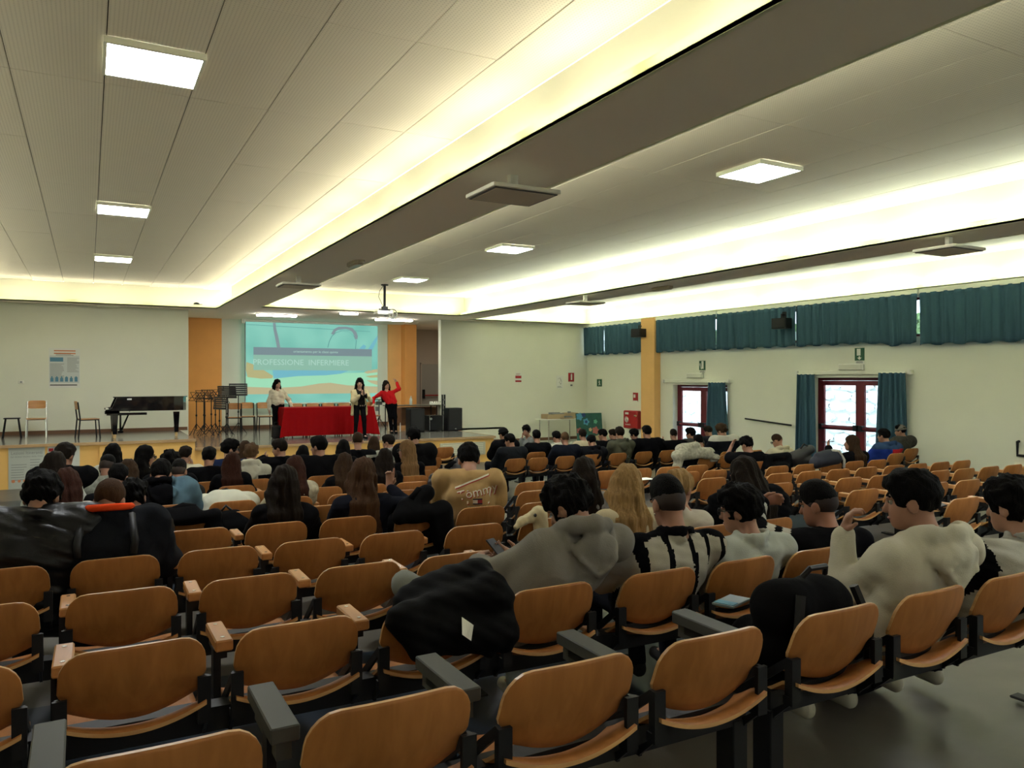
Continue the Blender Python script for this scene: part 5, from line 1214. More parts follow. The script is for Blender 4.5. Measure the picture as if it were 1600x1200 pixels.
    if glasses:
        mb = MB()
        for s_ in (-1, 1):
            mb.tube([tuple(hd(s_ * .034 + .025 * math.cos(q_), .108, .0 + .020 * math.sin(q_))) for q_ in np.linspace(0, 2 * math.pi, 15)], .0032 * (1.6 if ppm < 130 else 1), 5)
            mb.tube([tuple(hd(s_ * .058, .106, .006)), tuple(hd(s_ * .084, .02, .010)), tuple(hd(s_ * .084, -.012, .004))], .003 * (1.6 if ppm < 130 else 1), 5)
        mb.tube([tuple(hd(-.01, .112, .004)), tuple(hd(.01, .112, .004))], .003, 5)
        mb.obj('glasses', M['black'], t)
    if extra: extra(t, dict(H=H, hd=hd, nk=nk, Ch=Ch, P=P, S=S, A=A, K=K, AN=AN, g=g, go=go, HR=HR, res=res))
    return t
def skin_dark(c): return tuple(.35 * v for v in c)
# ------------------------------------------------------------------ the audience
from mathutils.bvhtree import BVHTree
def centres(me):
    n = len(me.polygons); c = np.empty(n * 3, np.float32); me.polygons.foreach_get('center', c); return c.reshape(n, 3)
def paint(go, mask, m):
    me = go.data; me.materials.append(m); k = len(me.materials) - 1
    mi = np.zeros(len(me.polygons), np.int32); me.polygons.foreach_get('material_index', mi); mi[mask(centres(me))] = k; me.polygons.foreach_set('material_index', mi)
def seg_t(c, a, b):
    ab = b - a; t_ = np.clip(((c - a) @ ab) / (ab @ ab), 0, 1); return t_, np.linalg.norm(c - (a + t_[:, None] * ab), axis=1)
def print_back(t, go, me, x, z, name, m, rot=0, off=.004):
    """flat print laid on the back of a garment"""
    bv = BVHTree.FromPolygons([v.co.copy() for v in go.data.vertices], [tuple(p.vertices) for p in go.data.polygons])
    ca, sa = math.cos(rot), math.sin(rot)
    for v in me.vertices:
        px_, pz_, ex = v.co.x * ca - v.co.y * sa + x, v.co.x * sa + v.co.y * ca + z, v.co.z
        hit = bv.ray_cast(Vector((px_, -1.2, pz_)), Vector((0, 1, 0)))
        y = hit[0].y if hit[0] is not None else go.data.vertices[0].co.y
        v.co = (px_, y - off - ex, pz_)
    return link(name, me, m, t)
def rect_mesh(x0, z0, x1, z1, n=8, shear=0.0):
    mb = MB()
    for i in range(n + 1):
        u = i / n; mb.v += [(x0 + (x1 - x0) * u, z0 + shear * u, 0), (x0 + (x1 - x0) * u, z1 + shear * u, 0)]
    for i in range(n): mb.f.append((2 * i, 2 * i + 2, 2 * i + 3, 2 * i + 1)); mb.mi.append(0)
    return mb.mesh('print')
BLK = (.0042, .0042, .005); WHT = (.50, .50, .42); CRM = (.48, .42, .29)
WHITE_CLOTH = cloth_m((.44, .43, .37)); BLACK_CLOTH = cloth_m(BLK)
OCC = {}
def sitter(short, label, px, py, row, **kw):
    dy = kw.get('dy', .30); lat = kw.get('lat', 0.0); X = at_y(px, py, ROWY[row] + dy)[0] - lat
    near = [q for q in SEATS[row] if abs(q - X) < .34]
    if near: xc = min(near, key=lambda q: abs(q - X))
    else: xc = add_seat(row, X, .40)
    OCC[(row, round(xc, 3))] = short
    kw.setdefault('xs', xc if abs(xc - X) < .12 else X)
    kw.setdefault('seed', int(px * 7 + py)); kw.setdefault('sc', .93)
    return person(label, px, py, row, **kw)

# --- the six nearest, right of the middle
def x_hoodie(t, J):
    a, w_ = J['A'][1][0], J['A'][1][1]
    MB().bbox(-.034, -.004, -.07, .034, .004, .07, .003).obj('phone', M['blackplastic'], t, loc=(.02, .36, .86), rot=(R(-50), 0, R(30)))
    MB().tube([tuple(J['nk'] + V3(-.03, .06, -.08)), tuple(J['nk'] + V3(-.05, .085, -.20))], .005, 5).obj('drawstring', WHITE_CLOTH, t)
sitter('the person in the grey hoodie', 'person in a grey hoodie bowing over a phone, dark tousled hair', 886, 745, 1, yaw=14, hyaw=48, hpitch=30, hair='mop', hc='black', top=(.185, .175, .150), hood=True, bulk=.022,
       arms={'L': ((-.10, .36, .80), (.5, .7, .2), (.5, -.2, -.8)), 'R': ((.10, .34, .80), (-.6, .7, .2), (-.6, -.1, .6))}, trousers=(.22, .235, .22), extra=x_hoodie, sc=1.0, dy=.34, xs=1.84, hunch=.05,
       knees={-1: ((-.50, .30, .74), (-.10, .52, .56)), 1: ((.18, .48, .55), (.16, .46, .10))}, shoes=(.35, .33, .28))
def x_stripes(t, J):
    nk = J['nk']
    def m_(c):
        u = (c[:, 0] - nk[0] + .30) / .60; v = (nk[2] + .010 - c[:, 2] - .25 * np.maximum(0, np.abs(c[:, 0] - nk[0]) - .12)) / .26      # v: 0 at the shoulder line, 1 low on the back
        w_ = (c[:, 1] < nk[1] + .06) & (v > 0) & (v < 1.5)
        ink = ((u > .02 + .14 * v) & (u < .14 + .045 * v)) | (np.abs(u - .335 - .045 * v) < .030) | (np.abs(u - .565 - .04 * v) < .026) | ((np.abs(u - .735 - .02 * v) < .032 * (1 - v / .62))) | ((u > .86 + .02 * v) & (u < .90 + .10 * v) & (v < .9))
        return w_ & ~ink
    paint(J['go'], m_, cloth_m((.38, .36, .295)))
    for s_ in (-1, 1):
        E_, w_ = J['A'][s_][0], J['A'][s_][1]; S_ = J['S'][s_]; paint(J['go'], lambda c: ((seg_t(c, S_, E_)[0] > .35) & (seg_t(c, S_, E_)[1] < .10) & (np.abs(c[:, 0] - nk[0]) > .235)) | ((seg_t(c, E_, w_)[0] > .05) & (seg_t(c, E_, w_)[1] < .08)), cloth_m((.38, .36, .295)))
    MB().bbox(-.035, -.004, -.075, .035, .004, .075, .003).obj('phone', M['blackplastic'], t, loc=(-.22, .25, .84), rot=(R(-30), 0, R(-20)))
    MB().ball(tuple(J['hd'](-.084, -.004, -.05)), .006).obj('earring', M['chrome'], t)
sitter('the person in the striped jacket', 'person in a black jacket with big white panels on the back, faded haircut', 1042, 742, 1, yaw=8, hyaw=24, hpitch=14, hair='fade', hc='black', top=BLK, collar='high', bulk=.024, extra=x_stripes, sc=0.99, xs=2.62, arms={'L': 'phone', 'R': 'lap'})
sitter('the person with glasses in white', 'person in a pale stand-collar jacket with glasses, seen in left profile', 1154, 757, 1, yaw=18, hyaw=58, hpitch=6, hair='mop', hc='black', top=(.36, .385, .34), collar='high', bulk=.020, glasses=True, sc=0.96, xs=3.20)
def x_tee(t, J):
    E_, w_ = J['A'][-1][0], J['A'][-1][1]; S_ = J['S'][-1]
    def m_(c):
        t1, d1 = seg_t(c, S_, E_); t2, d2 = seg_t(c, E_, w_)
        a = (d1 < .115) & (((t1 > .30) & (t1 < .46)) | ((t1 > .60) & (t1 < .76))); b2 = (d2 < .075) & (((t2 > .35) & (t2 < .48)) | ((t2 > .62) & (t2 < .80)))
        return a | b2
    paint(J['go'], m_, WHITE_CLOTH)
    nk = J['nk']; MB().tube([tuple(nk + V3(.090 * math.cos(q_), -.022 + .090 * math.sin(q_), -.016 + .02 * math.sin(q_))) for q_ in np.linspace(0, 2 * math.pi, 22)], .0075, 6).obj('neckband', cloth_m((.40, .38, .29)), t, smooth=True)
    d = (w_ - E_) / np.linalg.norm(w_ - E_); u_ = np.cross(d, V3(0, 0, 1)); u_ /= np.linalg.norm(u_); v_ = np.cross(d, u_); p = w_ - d * .012
    MB().tube([tuple(p + .033 * (u_ * math.cos(q_) + v_ * math.sin(q_))) for q_ in np.linspace(0, 2 * math.pi, 16)], .007, 6).obj('watch_strap', M['chrome'], t); MB().ball(tuple(p + .036 * v_ * -1), (.016, .016, .010)).obj('watch_face', M['whitepaper'], t)
sitter('the person in the black sweatshirt', 'person in a black sweatshirt with white sleeve stripes, hand at the mouth', 1277, 750, 1, yaw=20, hyaw=50, hpitch=10, hair='fade', hc='black', top=BLK, bulk=.020, extra=x_tee, sc=0.99, xs=3.74, skin=(.31, .14, .085), dy=.30,
       arms={'L': ((-.08, .24, 1.0), (.9, -.1, .15), (.3, -.9, -.1), (-1, -.2, -.4)), 'R': 'lap'})
def x_white(t, J):
    E_, w_ = J['A'][-1][0], J['A'][-1][1]; d = (w_ - E_) / np.linalg.norm(w_ - E_)
    MB().tube([tuple(w_ - d * .045), tuple(w_ - d * .012)], .036, 12).obj('wristband', M['black'], t, smooth=True)
sitter('the person in the cream hoodie', 'person in a cream hoodie resting the chin on one hand, black wristband', 1421, 731, 0, yaw=26, hyaw=60, hpitch=6, hair='short', hc='black', top=(.47, .45, .36), hood=True, bulk=.024, extra=x_white, sc=0.99, xs=3.20, dy=.32,
       arms={'L': ((-.10, .21, .955), (.12, -.25, .9), (.6, -.7, .1), (-.15, -.7, -1)), 'R': 'lap'}, shoes=(.35, .33, .26))
def x_vest(t, J):
    def m_(c):
        k = np.zeros(len(c), bool)
        for s_ in (-1, 1):
            E_, w_ = J['A'][s_][0], J['A'][s_][1]; S_ = J['S'][s_]; t1, d1 = seg_t(c, S_, E_); t2, d2 = seg_t(c, E_, w_); k |= (t1 > .12) & (d1 < .125) & (np.abs(c[:, 0] - J['nk'][0]) > .185) | (d2 < .085) & (t2 > .0) & (t1 > .9)
        return k
    paint(J['go'], m_, BLACK_CLOTH)
    w_ = J['A'][-1][1]; MB().bbox(-.036, -.004, -.075, .036, .004, .075, .003).obj('phone', M['blackplastic'], t, loc=tuple(w_ + V3(.055, -.03, .10)), rot=(R(70), 0, R(60)))
sitter('the person in the padded vest', 'person in a pale padded vest over black sleeves holding a phone to the face', 1577, 745, 0, yaw=22, hyaw=40, hpitch=6, hair='mop', hc='black', top=(.36, .355, .31), collar='high', bulk=.026, extra=x_vest, sc=0.98, xs=3.86, puff=1, dy=.30, skin=(.36, .19, .12),
       arms={'L': ((-.20, .20, .93), (.30, -.1, .95), (.9, -.45, 0), (-.6, -.3, -.9)), 'R': 'lap'}, shoes=(.3, .28, .22))
# --- middle rows
sitter('the blonde person in cream', 'person with long blonde hair in a cream knitted top', 981, 725, 2, yaw=-4, hyaw=-12, hpitch=16, hair='verylong', hc='blonde', top=(.45, .39, .26), female=True, bulk=.012, sc=0.97, lat=.06)
sitter('the person with the blonde ponytail', 'person with a high blonde ponytail and pale top, half hidden', 1064, 733, 2, yaw=-5, hyaw=-25, hpitch=16, hair='pony', hc='blonde', top=(.44, .40, .33), female=True, lat=-.05)
sitter('the person with long black hair', 'person with long loose black hair leaning right, behind the tousled head', 916, 714, 3, yaw=-12, hyaw=-15, hpitch=20, hair='verylong', hc='dark', top=(.20, .19, .18), female=True, bulk=.01, hroll=-12, kind='camo')
sitter('the person in the black puffer', 'person with straight dark hair in a bulky black puffer jacket', 1161, 713, 2, yaw=10, hyaw=30, hpitch=18, hair='long', hc='dark', top=BLK, kind='knit', bulk=.075, collar='high', female=True, puff=1, sc=0.96)
def x_tommy(t, J):
    go, nk = J['go'], J['nk']; wm, rm, nm = mat('print_white', (.62, .58, .46), .8), mat('print_red', (.30, .02, .02), .8), mat('print_navy', (.012, .013, .03), .8)
    x0, z0 = nk[0] + .075, nk[2] - .20
    for dx, dz, m_, o in ((.006, -.008, rm, .003), (0, 0, wm, .0045)):
        me = text_mesh('Tommy', .115, 'CENTER', 0); print_back(t, go, me, x0 + dx, z0 + .035 + dz, 'lettering', m_, R(12), o)
        print_back(t, go, rect_mesh(-.20, .10, .10, .114, 10, .11), x0 + dx, z0 - .035 + dz, 'swash', m_, 0, o)
        print_back(t, go, rect_mesh(-.095, -.07, -.08, .05, 3), x0 + dx, z0 + dz, 'stem', m_, 0, o); print_back(t, go, rect_mesh(.10, -.055, .112, .08, 3), x0 + dx, z0 + dz, 'stem', m_, R(-9), o)
    print_back(t, go, rect_mesh(-.042, -.045, .042, .008), x0, z0 - .03, 'flag', nm, 0, .004); print_back(t, go, rect_mesh(-.042, -.034, 0, -.003), x0, z0 - .03, 'flag_white', wm, 0, .0055); print_back(t, go, rect_mesh(0, -.034, .042, -.003), x0, z0 - .03, 'flag_red', rm, 0, .0055)
    for k, (tx, s_) in enumerate((('TOMMY JEANS', .028), ('NEW YORK', .020), ('EST. 1985', .018))): print_back(t, go, text_mesh(tx, s_, 'CENTER', 0), x0, z0 - .10 - .026 * k, 'lettering', wm, 0, .004)
sitter('the person in the tan tee shirt', 'person in a tan tee shirt with white lettering on the back, dark short hair', 732, 691, 4, yaw=-4, hyaw=14, hpitch=26, hair='short', hc='black', top=(.37, .24, .105), sleeve='short', bulk=.030, sc=1.07, extra=x_tommy, res=.010, arms={'L': 'phone', 'R': 'lap'}, dy=.38, hunch=.07, yw=0)
sitter('the person with long brown hair', 'person with long brown hair in black raising one finger, jeans knee showing', 570, 714, 4, yaw=-6, hyaw=-22, hpitch=6, hair='verylong', hc='chestnut', top=(.008, .009, .014), female=True, bulk=.014, trousers=(.11, .17, .20), tk='jean', sc=1.01, knees={-1: ((-.36, .34, .60), (-.20, .36, .12)), 1: ((.10, .46, .55), (.10, .44, .10))},
       arms={'R': ((.24, .20, .98), (.1, .1, 1), (-.4, -.9, 0), (1, -.2, -.6), 'point'), 'L': 'lap'})
sitter('the person with a half-up ponytail', 'person in a black top with straight dark hair half tied up', 446, 726, 4, yaw=-4, hyaw=-12, hpitch=10, hair='half', hc='dark', top=BLK, female=True, bulk=.016, sc=1.01, trousers=(.15, .22, .26), tk='jean')
sitter('the person in the dotted cardigan', 'person with long dark hair in a cream dotted cardigan', 462, 711, 6, yaw=-4, hyaw=-8, hpitch=10, hair='verylong', hc='auburn', top=(.36, .32, .22), kind='camo', female=True, bulk=.02)
sitter('the hunched person in white', 'person bent far forward in a plain white sweatshirt, head hidden', 352, 764, 6, yaw=0, hyaw=0, hpitch=62, hair='short', hc='black', top=(.52, .52, .42), bulk=.06, dy=.72, hunch=.20, arms={'L': ((-.05, .45, .66), (.5, .5, -.6), (0, 0, -1)), 'R': ((.05, .45, .66), (-.5, .5, -.6), (0, 0, -1))}, xs=1.24)
def x_denim(t, J):
    nk = J['nk']; paint(J['go'], lambda c: (c[:, 2] > nk[2] - .30 + np.abs(c[:, 0] - nk[0] + .07) * .55) & (c[:, 0] < nk[0] + .085) & (c[:, 1] < nk[1] + .2), BLACK_CLOTH)
sitter('the person in the denim jacket', 'person in a blue denim jacket with a black hood, seen from behind', 252, 717, 6, yaw=-6, hyaw=-4, hpitch=26, hair='short', hc='black', top=(.065, .115, .15), kind='jean', bulk=.05, hood=True, extra=x_denim, sc=1.03, hunch=.09, dy=.36, yw=4)
sitter('the person in the shiny jacket', 'person in a shiny black puffer jacket at the left edge, thick dark hair', 66, 738, 3, yaw=-6, hyaw=-8, hpitch=30, hair='mop', hc='black', top=(.0045, .0045, .005), kind='shiny', bulk=.085, collar='high', sc=1.0, dy=.42, hunch=.045)
def x_red(t, J):
    nk = J['nk']; MB().tube([tuple(nk + V3(.128 * math.cos(q_), -.005 + .125 * math.sin(q_), .052 - .020 * math.sin(q_))) for q_ in np.linspace(R(150), R(390), 18)], .022, 8).obj('collar_lining', cloth_m((.60, .055, .012)), t, smooth=True)
    for s_ in (-1, 1): MB().tube([tuple(nk + V3(s_ * .13, -.10, .02)), tuple(nk + V3(s_ * .15, -.235, -.12)), tuple(nk + V3(s_ * .14, -.245, -.19))], .022, 6).obj('strap', M['black'], t, smooth=True)
sitter('the person with the orange collar', 'person in a black padded jacket with a bright orange collar, cropped brown hair', 172, 747, 3, yaw=-4, hyaw=-14, hpitch=30, hair='buzz', hc='chestnut', top=(.009, .010, .013), bulk=.062, collar='high', extra=x_red, sc=.98, dy=.42, xs=.14, hunch=.075)
sitter('the person with dark curls', 'person with dark curly hair just right of the orange collar', 208, 749, 4, yaw=-4, hyaw=0, hpitch=24, hair='curly', hc='black', top=(.03, .025, .02), bulk=.01, dy=.40)
sitter('the person with dark red hair', 'person with smooth dark red hair in a grey-beige sweater', 105, 731, 5, yaw=-4, hyaw=-6, hpitch=16, hair='bob', hc='auburn', top=(.30, .27, .22), bulk=.01, female=True)
sitter('the long-haired person in white', 'person with long dark hair in a white top before the posters', 87, 705, 7, yaw=-10, hyaw=-14, hpitch=12, hair='long', hc='dark', top=(.48, .50, .46), bulk=.02, sc=1.06, female=True)
sitter('the person in the dark hooded jacket', 'person in a black hooded jacket in front of the second stage poster', 102, 691, 8, yaw=-10, hyaw=-20, hpitch=14, hair='short', hc='dark', top=BLK, bulk=.06, hood=True, sc=1.06)
sitter('the person in the mottled jacket', 'person in a pale mottled jacket with short black hair', 168, 710, 8, yaw=-10, hyaw=-10, hpitch=24, hair='fade', hc='black', top=(.26, .27, .23), kind='camo', bulk=.05, sc=0.97)
sitter('the person with short black hair', 'person in black with short black hair behind the mottled jacket', 185, 724, 6, yaw=-6, hyaw=-6, hpitch=20, hair='short', hc='black', top=BLK, bulk=.02)
sitter('the person with brown bob', 'person with smooth long brown hair beside the white lettered sweater', 201, 717, 7, yaw=-6, hyaw=-10, hpitch=12, hair='long', hc='brown', top=BLK, female=True)
sitter('the black-haired person in white', 'person with straight black hair and white shoulders under the piano leg', 178, 692, 9, yaw=-12, hyaw=-14, hpitch=8, hair='long', hc='black', top=(.50, .50, .43), female=True, bulk=.01)
def x_sin(t, J): print_back(t, J['go'], text_mesh('Sin', .13, 'CENTER', 0), J['nk'][0] + .02, J['nk'][2] - .22, 'lettering', M['ink'], R(-8), .004)
sitter('the person with lettered sweater', 'person with long black hair and glasses in a white lettered sweater', 229, 695, 9, yaw=-12, hyaw=-62, hpitch=10, hair='long', hc='black', top=(.50, .48, .38), female=True, bulk=.02, glasses=True, extra=x_sin, sc=1.01)
sitter('the curly person in black', 'person with dark curly hair in black, behind the denim jacket', 266, 704, 8, yaw=-6, hyaw=-10, hpitch=16, hair='curly', hc='black', top=BLK, bulk=.03, sc=1.01)
sitter('the person with shaved neck', 'person with a shaved neck between the denim jacket and the cream sweater', 280, 717, 7, yaw=-6, hyaw=-8, hpitch=14, hair='fade', hc='black', top=(.02, .018, .016), bulk=.01)
sitter('the person in the cream sweater', 'person in a cream sweater raising a hand to the ear', 290, 696, 10, yaw=-10, hyaw=-14, hpitch=8, hair='short', hc='dark', top=(.48, .45, .33), bulk=.015, arms={'R': 'cheek', 'L': 'lap'})
sitter('the person in the black sweater', 'person in a plain black sweater with neat black hair, left of the centre', 327, 697, 9, yaw=-8, hyaw=-6, hpitch=8, hair='short', hc='black', top=BLK, bulk=.035, sc=0.99)
sitter('the person in navy with glasses', 'person in a navy jacket with glasses turned to the right', 361, 686, 10, yaw=-14, hyaw=-64, hpitch=6, hair='mop', hc='black', top=(.012, .02, .055), bulk=.04, glasses=True, sc=1.06, skin=(.48, .27, .18))
sitter('the person with the red ponytail', 'person in black with a low dark red ponytail', 364, 706, 8, yaw=-6, hyaw=-12, hpitch=10, hair='long', hc='auburn', top=BLK, bulk=.02, female=True)
sitter('the brown-haired person', 'person with long brown hair behind the light curls', 384, 688, 11, yaw=-8, hyaw=-12, hpitch=8, hair='long', hc='brown', top=(.02, .02, .022), female=True)
sitter('the person in the white hood', 'person with light brown curls, white hood and black jacket', 393, 693, 9, yaw=-10, hyaw=-4, hpitch=4, hair='curly', hc='lightbrown', top=(.48, .46, .36), hood=True, bulk=.015, extra=lambda t, J: paint(J['go'], lambda c: c[:, 2] < J['nk'][2] - .15 - .12 * (np.abs(c[:, 0] - J['nk'][0]) < .1), BLACK_CLOTH))
sitter('the profile in black', 'person in black facing left in profile with swept dark hair', 436, 685, 10, yaw=2, hyaw=66, hpitch=8, hair='short', hc='dark', top=BLK, bulk=.05, collar='high', sc=1.03, arms={'L': ((-.20, .05, 1.02), (0, .1, 1), (1, 0, 0), (-.8, -.2, -.6)), 'R': 'lap'})
sitter('the dark-haired person behind', 'person with long dark hair between two black jackets', 474, 695, 11, yaw=-6, hyaw=-6, hpitch=8, hair='long', hc='black', top=BLK, female=True)
sitter('the broad profile in black', 'broad person in black turned left with a dark quiff', 497, 680, 9, yaw=-4, hyaw=58, hpitch=4, hair='short', hc='black', top=BLK, bulk=.075, sc=1.12)
sitter('the straight-haired person', 'person with straight black hair in front of the red tablecloth', 537, 686, 10, yaw=-4, hyaw=-4, hpitch=8, hair='long', hc='black', top=BLK, female=True, bulk=.01)
sitter('the person with long curls', 'person with long wavy brown hair and black clothes in the centre', 539, 707, 7, yaw=-4, hyaw=-8, hpitch=10, hair='verylong', hc='brown', top=BLK, female=True, bulk=.02)
def x_polo(t, J):
    paint(J['go'], lambda c: (np.abs(c[:, 0] - J['nk'][0]) > .13) & (c[:, 2] > J['nk'][2] - .125) & (c[:, 2] < J['nk'][2] - .075) & (c[:, 1] < .05), WHITE_CLOTH)
    print_back(t, J['go'], text_mesh('ooo', .11, 'CENTER', 0), J['nk'][0] + .03, J['nk'][2] - .26, 'lettering', WHITE_CLOTH, 0, .005)
sitter('the person in the black polo', 'person with cropped brown hair in a black polo with pale shoulder marks', 559, 674, 11, yaw=-4, hyaw=0, hpitch=4, hair='buzz', hc='brown', top=BLK, collar='polo', bulk=.03, sc=1.10, extra=x_polo)
sitter('the person with a pink hair clip', 'person with brown hair and a pink clip beside the black polo', 585, 681, 12, yaw=-2, hyaw=-10, hpitch=6, hair='bob', hc='brown', top=BLK, female=True, extra=lambda t, J: MB().ball(tuple(J['hd'](.08, -.03, -.01)), (.02, .04, .05)).obj('hair_clip', cloth_m((.5, .12, .14)), t))
sitter('the person in pale grey', 'person in a pale grey hoodie turned left before the boots on the stage', 606, 678, 11, yaw=4, hyaw=62, hpitch=6, hair='short', hc='dark', top=(.34, .34, .29), bulk=.03, sc=1.01, hood=True, arms={'L': 'cheek', 'R': 'lap'})
sitter('the person with a dark mane', 'person with very long dark brown hair left of the blonde with glasses', 602, 700, 7, yaw=-4, hyaw=-4, hpitch=10, hair='verylong', hc='dark', top=BLK, female=True)
sitter('the person with glasses and blonde tips', 'person with straight light brown hair, glasses and black tee shirt, facing left', 634, 687, 8, yaw=0, hyaw=64, hpitch=2, hair='long', hc='dirty', top=BLK, sleeve='short', female=True, glasses=True, sc=1.01)
sitter('the person in the leather jacket', 'person bending in a glossy black jacket under the stage loudspeaker', 646, 668, 10, yaw=-10, hyaw=40, hpitch=20, hair='mop', hc='black', top=(.006, .006, .0065), bulk=.075, sc=1.09, dy=.25, collar='high', lat=-.14)
# --- front right block
sitter('the capped person at the end', 'person in a black cap and dark hood at the end of the stage', 786, 668, 12, yaw=20, hyaw=20, hpitch=10, hair='short', hc='black', top=BLK, bulk=.05, hood=True, sc=0.97, cap=(.008, .008, .008))
sitter('the person in dark with bare neck', 'person in a dark jacket turned left, beside the black cap', 796, 677, 11, yaw=14, hyaw=50, hpitch=12, hair='short', hc='black', top=(.010, .011, .013), bulk=.05, sc=0.98)
sitter('the person facing back', 'person in a grey top turned round to face the room', 822, 664, 13, yaw=150, hyaw=10, hpitch=4, hair='mop', hc='black', top=(.16, .17, .155), arms={'L': 'lap', 'R': 'cheek'}, bulk=.01, face=True, dy=.3)
sitter('the person in a black tee shirt', 'person in a black tee shirt with a bare forearm, above the empty seats', 838, 671, 12, yaw=8, hyaw=8, hpitch=6, hair='short', hc='black', top=BLK, sleeve='short', bulk=.04, sc=0.99)
sitter('the person in pale with hand up', 'person in a pale shirt bringing a hand to the mouth, left of the ginger crop', 869, 673, 12, yaw=16, hyaw=28, hpitch=8, hair='short', hc='black', top=(.46, .44, .35), arms={'L': 'chin', 'R': 'lap'}, bulk=.02)
sitter('the ginger crop', 'person with cropped ginger hair in a navy sweater', 882, 674, 11, yaw=10, hyaw=10, hpitch=6, hair='buzz', hc='lightbrown', top=(.008, .009, .014), bulk=.05, sc=0.99)
sitter('the person with cream collar', 'person in black with a cream collar in front of the folding table leg', 910, 670, 12, yaw=14, hyaw=16, hpitch=6, hair='short', hc='dark', top=BLK, bulk=.03, extra=lambda t, J: paint(J['go'], lambda c: c[:, 2] > J['nk'][2] - .085, cloth_m((.42, .36, .24))))
sitter('the person in the dark hoodie', 'person bowing in a black hoodie before the green painted board', 924, 679, 11, yaw=10, hyaw=22, hpitch=24, hair='short', hc='black', top=(.008, .008, .010), hood=True, bulk=.05, sc=0.97)
sitter('the profile by the board', 'person in black in left profile at the foot of the green board', 941, 670, 12, yaw=16, hyaw=56, hpitch=8, hair='short', hc='black', top=BLK, bulk=.03)
sitter('the half-hidden profile', 'person in left profile half hidden behind the olive hoodie', 957, 670, 13, yaw=16, hyaw=56, hpitch=6, hair='short', hc='dark', top=BLK, bulk=.02)
def x_olive(t, J): print_back(t, J['go'], text_mesh('LINK', .10, 'CENTER', 0), J['nk'][0] + .03, J['nk'][2] - .33, 'lettering', cloth_m((.30, .33, .32)), R(6), .006)
sitter('the olive hoodie', 'person in an olive hoodie with pale lettering low on the back', 968, 666, 11, yaw=12, hyaw=14, hpitch=6, hair='short', hc='dark', top=(.075, .075, .05), hood=True, bulk=.04, sc=1.03, extra=x_olive)
sitter('the person with a fringe', 'person with a dark fringe turned left under the red hose box', 990, 670, 13, yaw=18, hyaw=60, hpitch=10, hair='mop', hc='black', top=BLK, bulk=.02)
sitter('the tall black sweater', 'tall person in a wide black sweater in front of the ochre pillar', 1010, 664, 11, yaw=14, hyaw=18, hpitch=4, hair='short', hc='black', top=BLK, bulk=.06, sc=1.05)
sitter('the person drinking', 'person with cropped hair in black raising a cup, right of the pillar', 1052, 670, 11, yaw=14, hyaw=10, hpitch=2, hair='fade', hc='dark', top=BLK, bulk=.05, arms={'L': ((-.20, .12, .98), (.2, .2, .9), (.6, .5, 0), (-1, -.1, -.4)), 'R': 'lap'}, skin=(.36, .19, .12))
sitter('the profile against the door', 'person with thick black hair and grey jacket against the far glass door', 1078, 668, 12, yaw=20, hyaw=50, hpitch=4, hair='mop', hc='black', top=(.05, .046, .04), bulk=.05, sc=0.98)
sitter('the person in the black vest top', 'person with black hair in a dark vest over white, by the patterned coat', 1091, 678, 9, yaw=12, hyaw=24, hpitch=12, hair='short', hc='black', top=(.007, .007, .008), bulk=.03, extra=lambda t, J: paint(J['go'], lambda c: c[:, 2] > J['nk'][2] - .055, WHITE_CLOTH))
sitter('the cupped-hand person', 'person with brown hair cupping the face before the far door', 1106, 665, 12, yaw=20, hyaw=46, hpitch=16, hair='short', hc='dark', top=(.02, .02, .025), arms={'L': 'chin', 'R': 'chin'}, bulk=.03)
sitter('the person rising', 'person in a dark jacket with brown curls leaning left, beside the long curtain', 1127, 662, 10, yaw=24, hyaw=40, hpitch=16, hair='curly', hc='brown', top=(.008, .009, .012), bulk=.09, sc=1.03, dy=.25, collar='high', extra=lambda t, J: paint(J['go'], lambda c: c[:, 2] > J['nk'][2] - .045, WHITE_CLOTH))
sitter('the curly person by the rail', 'person with black curls in a black tee shirt, hand on the brow', 1166, 682, 7, yaw=20, hyaw=34, hpitch=22, hair='curly', hc='black', top=BLK, sleeve='short', bulk=.035, arms={'L': ((-.12, .22, 1.04), (.3, -.2, .9), (.4, -.8, 0), (-.8, .2, -.8)), 'R': 'lap'})
sitter('the person in the beige hoodie', 'person in a beige hoodie with short brown hair looking down by the handrail', 1214, 678, 8, yaw=24, hyaw=36, hpitch=18, hair='fade', hc='brown', top=(.42, .38, .26), hood=True, bulk=.03, glasses=True)
sitter('the person with raised pen', 'person with long brown hair in black holding a pen up before the near door', 1329, 679, 6, yaw=26, hyaw=56, hpitch=0, hair='long', hc='brown', top=BLK, female=True, bulk=.03, arms={'L': ((-.26, .20, 1.00), (.1, .2, .9), (.4, -.6, 0), (-.8, .1, -.9)), 'R': 'lap'},
       extra=lambda t, J: MB().tube([tuple(J['A'][-1][1] + V3(-.10, .04, .09)), tuple(J['A'][-1][1] + V3(.12, 0, .10))], .006, 6).obj('pen', M['black'], t))
def x_rb(t, J):
    nk = J['nk']; paint(J['go'], lambda c: (c[:, 0] < nk[0] - .08), cloth_m((.02, .045, .26))); paint(J['go'], lambda c: (c[:, 0] < nk[0] - .14) & (c[:, 1] > .06) & (c[:, 2] > nk[2] - .3), cloth_m((.40, .42, .44))); paint(J['go'], lambda c: (c[:, 2] > nk[2] - .075), cloth_m((.03, .06, .13)))
sitter('the red and blue hoodie', 'person in a red, blue and white hoodie before the near door', 1380, 669, 7, yaw=26, hyaw=40, hpitch=2, hair='short', hc='black', top=(.36, .014, .022), hood=True, bulk=.05, extra=x_rb, sc=0.97)
